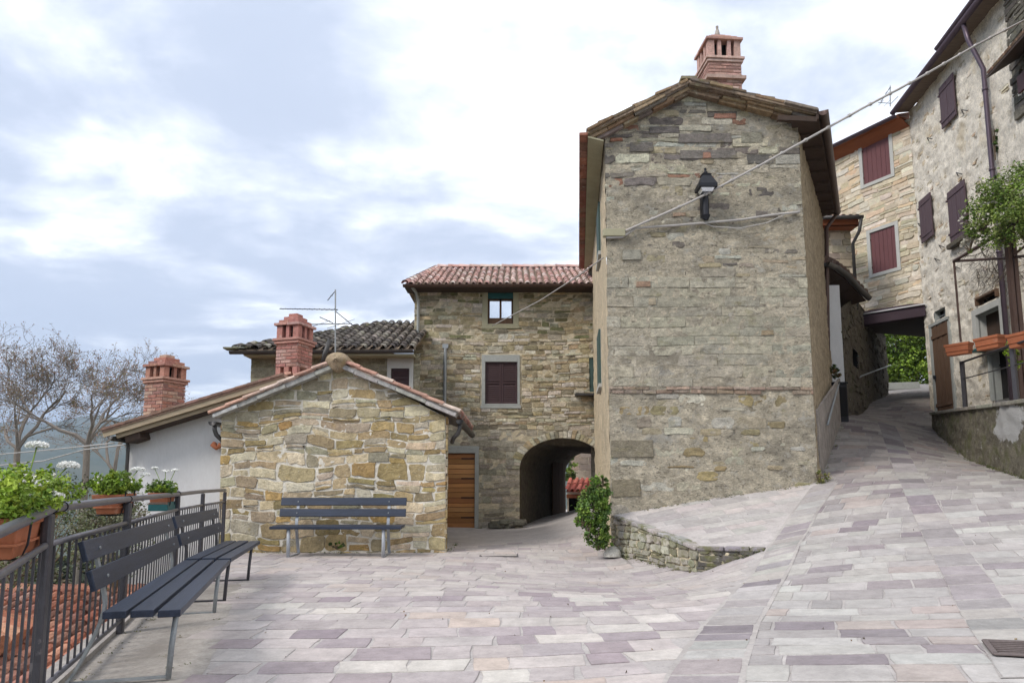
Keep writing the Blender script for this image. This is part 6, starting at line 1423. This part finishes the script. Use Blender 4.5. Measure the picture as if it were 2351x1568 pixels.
# ================================================================== 12. drain grate, manhole
g0 = [hit(u, v) for u, v in ((2262, 1480), (2356, 1482), (2362, 1535), (2303, 1532))]
gr = thing('drain_grate', 'cast iron drain grate with curved bars in the paving at the lower right corner', 'drain', tuple(g0[0]))
ax = (g0[1] - g0[0]).normalized(); ay = V3(-ax.y, ax.x, 0) * -1; o = g0[0].lerp(g0[2], .5); Wd, Dp = .46, .42
up = (g0[0] - g0[3]).normalized(); ax = V3(up.y, -up.x, 0).normalized(); o = g0[0] + ax * .26 - up * .21; gp = lambda p: V3(p.x, p.y, h1(p.x, p.y)); ax = (gp(o + ax * .3) - gp(o - ax * .3)).normalized(); up = (gp(o + up * .3) - gp(o - up * .3)).normalized(); o = gp(o) + V3(0, 0, .010); ax = (ax - up * ax.dot(up)).normalized(); nn = ax.cross(up).normalized(); nn = nn if nn.z > 0 else -nn
mb = MB(); mb.box(o + nn * .006, (.52, .44, .006), ax=(ax, up, nn)); mb.build('pit', MT['dark'], gr)
mb = MB()
for a_, b_, sx, sy in ((0, .22, .54, .035), (0, -.22, .54, .035), (.26, 0, .035, .44), (-.26, 0, .035, .44)): mb.box(o + ax * a_ + up * b_ + nn * .012, (sx, sy, .012), ax=(ax, up, nn))
mb.build('frame', MT['iron'], gr, bev=.004)
for k in range(7):
    mb = MB(); y = -.18 + k * .058; mb.tube([o + ax * q + up * (y + .018 * math.cos(q * 6)) + nn * .012 for q in np.linspace(-.24, .24, 9)], .0065, 6); mb.build('bar', MT['iron'], gr, smooth=True)
p = hit(1145, 1276); mb = MB(); mb.box(p + V3(0, .1, .004), (.62, .4, .012)); mh = tag(mb.build('manhole_cover', MT['cement'], bev=.004), 'flat worn manhole cover in front of the hut and the alley', 'manhole')
mb = MB()
for a, b, sx, sy in ((0, .2, .64, .012), (0, -.2, .64, .012), (.32, 0, .012, .4), (-.32, 0, .012, .4)): mb.box(p + V3(a, .1 + b, .009), (sx, sy, .008))
mb.build('rim', MT['dark_metal'], mh)
# ================================================================== 13. terrace railing
fence = thing('terrace_railing', 'grey steel railing of thin bars around the terrace edge at the left', 'railing', (FENCE[2][0], FENCE[2][1], 0))
FP = [V3(x, y, 0) for x, y in FENCE]; FP[0].z = -.13
def fpath(z): return [p + V3(0, 0, z) for p in FP]
def smooth_path(P, n=5):
    o = []
    for i in range(len(P) - 1):
        p0, p1, p2_, p3 = P[max(0, i - 1)], P[i], P[i + 1], P[min(len(P) - 1, i + 2)]
        for k in range(n):
            t = k / n; o.append(.5 * ((2 * p1) + (p2_ - p0) * t + (2 * p0 - 5 * p1 + 4 * p2_ - p3) * t * t + (3 * p1 - p0 - 3 * p2_ + p3) * t ** 3))
    return o + [P[-1]]
hr = [FP[0] + V3(0, 0, 1.09), FP[0].lerp(FP[1], .5) + V3(0, 0, 1.09), FP[0].lerp(FP[1], .94) + V3(0, 0, 1.09), FP[1].lerp(FP[2], .03) + V3(0, 0, 1.10), FP[1].lerp(FP[2], .12) + V3(0, 0, 1.10), FP[2] + V3(0, 0, 1.10), FP[3] + V3(0, 0, 1.09), FP[4] + V3(0, 0, 1.10), FP[5] + V3(0, 0, 1.10)]
mb = MB(); mb.tube(smooth_path(hr, 4), .026, 14); mb.build('handrail', MT['rail_metal'], fence, smooth=True)
for z, rr_ in ((.90, .019), (.10, .017)):
    for (a, b) in zip(FP, FP[1:]):
        mb = MB(); d = (b - a).normalized(); mb.tube([a + d * .02 + V3(0, 0, z), b - d * .02 + V3(0, 0, z)], rr_, 10); mb.build('rail', MT['rail_metal'], fence, smooth=True)
for i, p in enumerate(FP):
    mb = MB(); a = FP[max(0, i - 1)]; b = FP[min(len(FP) - 1, i + 1)]; an = math.atan2(b.y - a.y, b.x - a.x)
    mb.box(p + V3(0, 0, .53), (.10 if i < 3 else .08, .05, 1.08), rz=an); mb.build('post', MT['dark_metal'], fence, bev=.014)
nb_ = 0; r = random.Random(2)
for a, b in zip(FP, FP[1:]):
    L_ = (b - a).length; n = int(round(L_ / .148)); 
    for k in range(1, n):
        if nb_ >= 98: break
        p = a.lerp(b, k / n); an = math.atan2(b.y - a.y, b.x - a.x); mb = MB(); mb.box(p + V3(0, 0, .5), (.020, .011, .79), rz=an + R(0)); mb.build('baluster', MT['dark_metal'], fence); nb_ += 1
mb = MB()
for (i, f) in ((1, .03), (1, .12), (2, .0), (3, .0)):
    p = FP[i].lerp(FP[i + 1], f) + V3(0, 0, 1.10); d = (FP[i + 1] - FP[i]).normalized(); mb.tube([p - d * .006, p + d * .006], .031, 12)
mb.build('rail_clip', MT['black_metal'], fence)
# ================================================================== 14. benches
def bench(L=2.1, name='bench', leg_in=.28, legm='galv', lr=.0185):
    """local: x along the bench, y towards the back, feet at z=0"""
    root = thing(name, 'x', 'bench')
    # seat planks
    for i, (y, z) in enumerate(((.0, .455), (.15, .462), (.30, .462))):
        mb = MB(); mb.box((0, y, z - .004), (L, .128, .044)); mb.build('seat_slat', MT['bench_paint'], root, bev=.005, world=False)
    for i, (y, z) in enumerate(((.435, .66), (.49, .835))):
        mb = MB(); an = R(17); mb.box((0, y, z), (L, .032, .125), ax=(V3(1, 0, 0), V3(0, math.cos(an), -math.sin(an)), V3(0, math.sin(an), math.cos(an)))); mb.build('back_slat', MT['bench_paint'], root, bev=.005, world=False)
    for sx in (-1, 1):
        x = sx * (L / 2 - leg_in); mb = MB()
        P = smooth_path([V3(x, .60, .02), V3(x, .56, .08), V3(x, .47, .28), V3(x, .42, .46), V3(x, .445, .62), V3(x, .515, .88)], 4)
        for a, b in zip(P, P[1:]): mb.bar(a, b, .05, .018, up=(0, 1, .2))
        mb.build('rear_leg', MT[legm], root, world=False)
        mb = MB(); mb.tube([(x, .03, 0.0), (x, .02, .2), (x, .0, .435)], lr, 10); mb.build('front_leg', MT[legm], root, world=False, smooth=True)
        mb = MB(); mb.box((x, .20, .428), (.035, .42, .02)); mb.box((x, .32, .012), (.03, .58, .014)); mb.build('leg_brace', MT[legm], root, world=False)
        mb = MB()
        for (y, z) in ((.405, .66), (.46, .835)): mb.tube([(x, y + .012, z), (x, y + .004, z)], .011, 8)
        mb.build('bolt', MT['galv'], root, world=False)
    return root
def place(o, p, rz): o.location = p; o.rotation_euler = (0, 0, rz)
# bench 1: front edge runs from the near right corner of the seat
def put_bench(n0, n1, label, legm='galv', zoff=0):
    n0, n1 = Vector(n0), Vector(n1); L = (n1 - n0).length; b = bench(L, legm=legm); d = (n1 - n0).normalized()
    rz = math.atan2(-d.y, -d.x); mid_ = (n0 + n1) / 2; perp = V3(-math.sin(rz), math.cos(rz), 0)
    # local +y must point to the back (left of travel direction away from the camera)
    if perp.x > 0: rz += math.pi; perp = -perp
    c = mid_ + perp * .065; place(b, (c.x, c.y, ground(c.x, c.y) + zoff), rz); b['label'] = label; b['group'] = 'dark blue grey plank benches on the terrace'; return b
A0, A1 = at(416, 1385, 4.32), at(529, 1276, 7.02)
put_bench((A0.x, A0.y, 0), (A1.x, A1.y, 0), 'nearest dark plank bench along the left railing, its end slats facing the viewer')
B0, B1 = at(531, 1277, 7.10), at(598, 1240, 9.15)
put_bench((B0.x, B0.y, 0), (B1.x, B1.y, 0), 'second dark plank bench along the left railing, farther from the viewer', 'dark_metal')
p0, p1 = at(619, 1204, 11.45), at(921, 1210, 11.45)
b3 = bench((p1 - p0).length * 1.0, leg_in=.30, legm='pale_metal', lr=.03); place(b3, ((p0.x + p1.x) / 2, 11.5, 0), 0); b3.scale = (1, 1, 1.08); b3['label'] = 'dark plank bench with pale grey legs standing against the stone hut wall'; b3['group'] = 'dark blue grey plank benches on the terrace'
# ================================================================== 15. planters on the railing
def railing_planter(u, v, Y, l, w, h, seg, label, matl, plant_label, pr, hgt, seed, tray=None, nleaf=2500, bigs=()):
    a, b = FP[seg], FP[seg + 1]; rz = math.atan2(b.y - a.y, b.x - a.x); p = at(u, v, Y)
    root = planter('railing_planter', tuple(p), rz, l, w, h, label, matl=matl, group='planters hooked on the terrace railing')
    mb = MB()
    for sx in (-1, 1):
        mb.tube([(sx * l * .3, -w * .55, h + .03), (sx * l * .3, -w * .5, h * .3), (sx * l * .3, -w * .4, -.01), (sx * l * .3, w * .45, -.01)], .006, 5)
    mb.build('hook', MT['black_metal'], root, world=False)
    if tray: mb = MB(); mb.box((0, 0, .03), (l * .96, w * .95, .10)); mb.build('tray', MT[tray], root, world=False, bev=.01)
    r = random.Random(seed); c = p + V3(0, 0, h); d = (b - a).normalized(); pl = thing('flowering_plant', plant_label, 'plant', tuple(c), 'flowering plants in the railing planters'); mb = MB()
    bl = [(tuple(c + d * l * f + V3(0, 0, hgt * (.35 + .25 * r.random()))), (l * .28, w * .62, hgt * r.uniform(.38, .55))) for f in (-.42, -.15, .12, .4)]
    cloud(mb, bl, nleaf, .026, pr, r, shell=.3); mb.build('foliage', MT['leaf'], pl)
    f = MB(); st = MB()
    for q, rad in bl: flowers(f, q, [rad[0] * .9, rad[1] * 1.0, rad[2] * .9], 16, .02, r, (.62, .62, .56))
    for (uu, vv, YY, sz) in bigs:
        q = at(uu, vv, YY); st.tube([c + V3(0, 0, .02), q.lerp(c, .35) + V3(.01, 0, 0), q], .004, 4, (.15, .22, .05)); 
        nn_ = int(320 if sz > .04 else 120)
        for _ in range(nn_):
            dd = V3(r.gauss(0, 1), r.gauss(0, 1), abs(r.gauss(0, 1)) * .7).normalized(); leaf(f, q + V3(dd.x * sz, dd.y * sz, dd.z * sz * .42), .022, jit((.80, .80, .77), .05, r), r, .9)
    f.build('flower', MT['petal'], pl)
    if st.v: st.build('stalk', MT['twig'], pl)
railing_planter(22, 1268, 3.72, .95, .26, .20, 0, 'large terracotta planter at the left edge, outside the near railing', 'terracotta', 'big feathery green plant with white flower heads in the nearest planter', GY + [(.20, .30, .04)], .27, 3, nleaf=10000, bigs=((85, 1024, 3.9, .05), (157, 1070, 3.9, .048), (8, 1150, 3.6, .035), (110, 1128, 3.7, .03), (50, 1165, 3.6, .035), (130, 1140, 3.7, .03), (100, 1110, 3.7, .035)))
railing_planter(262, 1177, 5.95, .62, .21, .16, 1, 'brown red planter hooked outside the railing at its second post', 'terracotta', 'bushy bright green plant with few white flowers in the middle planter', GY + GR[1:2], .17, 5, nleaf=5200, bigs=((317, 1079, 6.3, .055), (334, 1090, 6.3, .035), (290, 1120, 6.2, .03)))
railing_planter(372, 1167, 8.3, .62, .22, .19, 2, 'planter with dark teal tray hooked outside the railing before the white house', 'terracotta', 'low green plant dotted with white flowers in the teal planter', GY[:2] + GR, .15, 8, tray='teal', nleaf=4200, bigs=((355, 1075, 8.4, .035), (380, 1082, 8.5, .04), (402, 1080, 8.6, .04), (385, 1105, 8.4, .035)))
# ================================================================== 16. lower house roof seen through the railing
low = thing('lower_house', 'house below the terrace, only its terracotta tile roof seen through the railing', 'house', (-7, 10.5, -3.5))
mb = MB(); r = random.Random(19); O = V3(-9.6, 7.6, -1.95); U = V3(0, 4.6, 1.25); tiles(mb, O, (1, 0, 0), U, 4.35, U.length, [(.40, .17, .11), (.36, .14, .09), (.44, .22, .15), (.33, .16, .12), (.42, .26, .20), (.24, .12, .09)], r, tw=.22, rad=.095)
rf = MB(); rf.prism([O, O + V3(4.35, 0, 0), O + V3(4.35, 0, 0) + U, O + U], V3(0, 0, .01)); rf.prism([O + U, O + U + V3(4.35, 0, 0), O + U + V3(4.35, 2.2, -.9), O + U + V3(0, 2.2, -.9)], V3(0, 0, .03))
q = rf.build('roof', MT['tile'], low); mb.build('roof_tile', MT['tile'], q)['kind'] = 'stuff'
mb = MB(); a = O + U
for k in range(13): mb.tube([a + V3(k * .34, 0, .06), a + V3(k * .34 + .38, 0, .05)], [.13, .11], 10, jit((.40, .19, .13), .15, r))
mb.build('ridge_tile', MT['tile'], q, smooth=False)
mb = MB(); mb.box((O.x + 2.2, 9.6 + .3, -2.9), (4.0, 3.6, 1.6)); mb.build('wall', MT['cement'], low)
hp = thing('hip_roof_house', 'neighbouring round hipped terracotta roof at the lower left corner behind the railing', 'house', (-8.2, 10, -3)); mb = MB(); apx_ = V3(-8.6, 9.9, -.42); r = random.Random(4)
for k in range(22):
    a = R(-160 + 320 * k / 21 - 90); d = V3(math.cos(a), math.sin(a), 0)
    for j in range(6):
        p = apx_ + d * (1.5 - .25 * j) + V3(0, 0, -.62 + .10 * j); q = apx_ + d * max(.02, 1.5 - .25 * (j + 1.3)) + V3(0, 0, -.62 + .10 * (j + 1.3) + .03); mb.tube([p, q], [.20 * (1 - j / 8) + .01, .18 * (1 - (j + 1) / 8) + .01], 8, jit(r.choice([(.42, .18, .11), (.38, .15, .09), (.46, .24, .16)]), .15, r))
mb.build('roof', MT['tile'], hp); mb = MB(); mb.tube([(apx_.x, apx_.y, -2.6), (apx_.x, apx_.y, -1.15)], 1.25, 24); mb.build('wall', MT['cement'], hp)
# ================================================================== 17. antennas, power lines
def antenna(name, mast, booms, label, rad=.018, base_=None):
    root = thing(name, label, 'antenna', tuple(mast[0])); mb = MB(); mb.tube(mast, rad, 6); mb.build('mast', MT['galv'], root)
    for a, b, n, el, dr in booms:
        mb = MB(); mb.tube([a, b], rad * .55, 5)
        for k in range(n):
            p = a.lerp(b, (k + .5) / n); mb.tube([p - dr * el * (1 - .4 * k / n), p + dr * el * (1 - .4 * k / n)], rad * .3, 4)
        mb.build('boom', MT['black_metal'], root)
YA = 14.6
antenna('tv_antenna', [at(770, 838, YA), at(770, 665, YA)], [(at(776, 711, YA), at(642, 709, YA + .3), 12, .10, V3(.1, 1, .05).normalized()), (at(808, 743, YA), at(708, 745, YA + .1), 2, .38, V3(.5, .55, .35).normalized()), (at(770, 668, YA), at(752, 690, YA), 1, .03, V3(1, 0, 0)), (at(765, 742, YA), at(734, 728, YA), 1, .02, V3(0, 0, 1)), (at(772, 716, YA), at(816, 752, YA), 1, .02, V3(0, 0, 1))], 'tall television antenna mast with two booms behind the hut ridge')
antenna('tv_antenna', [at(2044, 245, 22), at(2044, 198, 22)], [(at(2044, 200, 22), at(2022, 236, 22), 2, .2, V3(0, 1, 0)), (at(2044, 238, 22), at(2016, 236, 22), 2, .2, V3(0, 1, 0)), (at(2044, 240, 22), at(2062, 222, 22), 1, .1, V3(0, 1, 0))], 'small television antenna above the eave of the red shuttered house')
cable('power_line', [at(-60, 1046, 17), at(0, 1043, 16.8), at(140, 1030, 15.5), at(262, 1017, 13.3)], .012, MT['cable'], 'upper of two overhead wires reaching the white house from the left edge')
cable('power_line', [at(-60, 1076, 17), at(0, 1068, 16.8), at(100, 1058, 16), at(195, 1032, 15), at(296, 1020, 13.4)], .014, MT['cable'], 'lower of two overhead wires reaching the white house from the left edge')
# ------------------------------------------------------------------ weeds along the wall feet and in joints
mb = MB(); r = random.Random(99)
def weeds(a, b, n, off, s=.022, h=.05):
    for _ in range(n):
        f = r.random() ** 1.0; x, y = a[0] + (b[0] - a[0]) * f + off[0] * r.uniform(.2, 1), a[1] + (b[1] - a[1]) * f + off[1] * r.uniform(.2, 1); z = ground(x, y); k = r.randint(4, 16); c = r.choice([(.09, .12, .03), (.14, .15, .05), (.06, .08, .02), (.20, .18, .09)]); sp = r.uniform(.01, .045)
        for _ in range(k): leaf(mb, V3(x + r.gauss(0, sp), y + r.gauss(0, sp * .5), z + abs(r.gauss(0, h * .3))), s * r.uniform(.5, 1.4), jit(c, .25, r), r, .35)
weeds((hutA.x, 12.25), (hutB.x, 12.25), 46, (0, -.05)); weeds((hutB.x, 12.3), (hutB.x, 14.5), 16, (.06, 0)); weeds((PA.x, 12.16), (PD.x, 12.16), 40, (0, -.05)); weeds((PA.x - .02, PA.y), (PB.x - .02, PB.y), 34, (-.05, -.02), h=.09); weeds((PB.x, PB.y - .03), (PC.x, PC.y - .03), 12, (0, -.04))
weeds((-1, 18.9), (.2, 18.9), 20, (0, -.06)); weeds((tB.x + .12, 12.5), (F2.x + .12, 16.4), 24, (.06, 0)); weeds(FENCE[1], FENCE[5], 40, (.07, 0), s=.016, h=.03); weeds((base[1].x, base[1].y), (base[2].x, base[2].y), 20, (-.08, -.05), h=.08); weeds((base[2].x, base[2].y), (base[4].x, base[4].y), 60, (-.10, -.05), h=.10); weeds((-2.5, 4.2), (-3.4, 8), 10, (.5, 0), s=.014, h=.02)
for _ in range(90):   # dry leaves and grit lying on the paving
    x, y = r.uniform(-2.5, 6), r.uniform(3, 13)
    if ground(x, y) > 1.6: continue
    leaf(mb, V3(x, y, ground(x, y) + .012), r.uniform(.012, .028), jit(r.choice([(.16, .10, .05), (.10, .08, .06), (.2, .15, .07)]), .2, r), r, .6)
struct(mb.build('weeds', MT['leaf']), 'stuff')
# ================================================================== 18. air
hz_on = HAZE
if hz_on:
    mb = MB(); x0, x1, y0, y1, z0, z1 = -9000, 9000, -9000, 9000, -75, 560
    mb.box(((x0 + x1) / 2, (y0 + y1) / 2, (z0 + z1) / 2), (x1 - x0, y1 - y0, z1 - z0))
    m = bpy.data.materials.new('air'); m.use_nodes = True; ns, ln = m.node_tree.nodes, m.node_tree.links; ns.clear(); out = ns.new('ShaderNodeOutputMaterial'); v = ns.new('ShaderNodeVolumePrincipled'); v.inputs['Color'].default_value = (.60, .76, 1, 1); v.inputs['Density'].default_value = HAZE; v.inputs['Anisotropy'].default_value = .3
    ln.new(v.outputs[0], out.inputs['Volume']); o = mb.build('haze', m); struct(o, 'stuff')
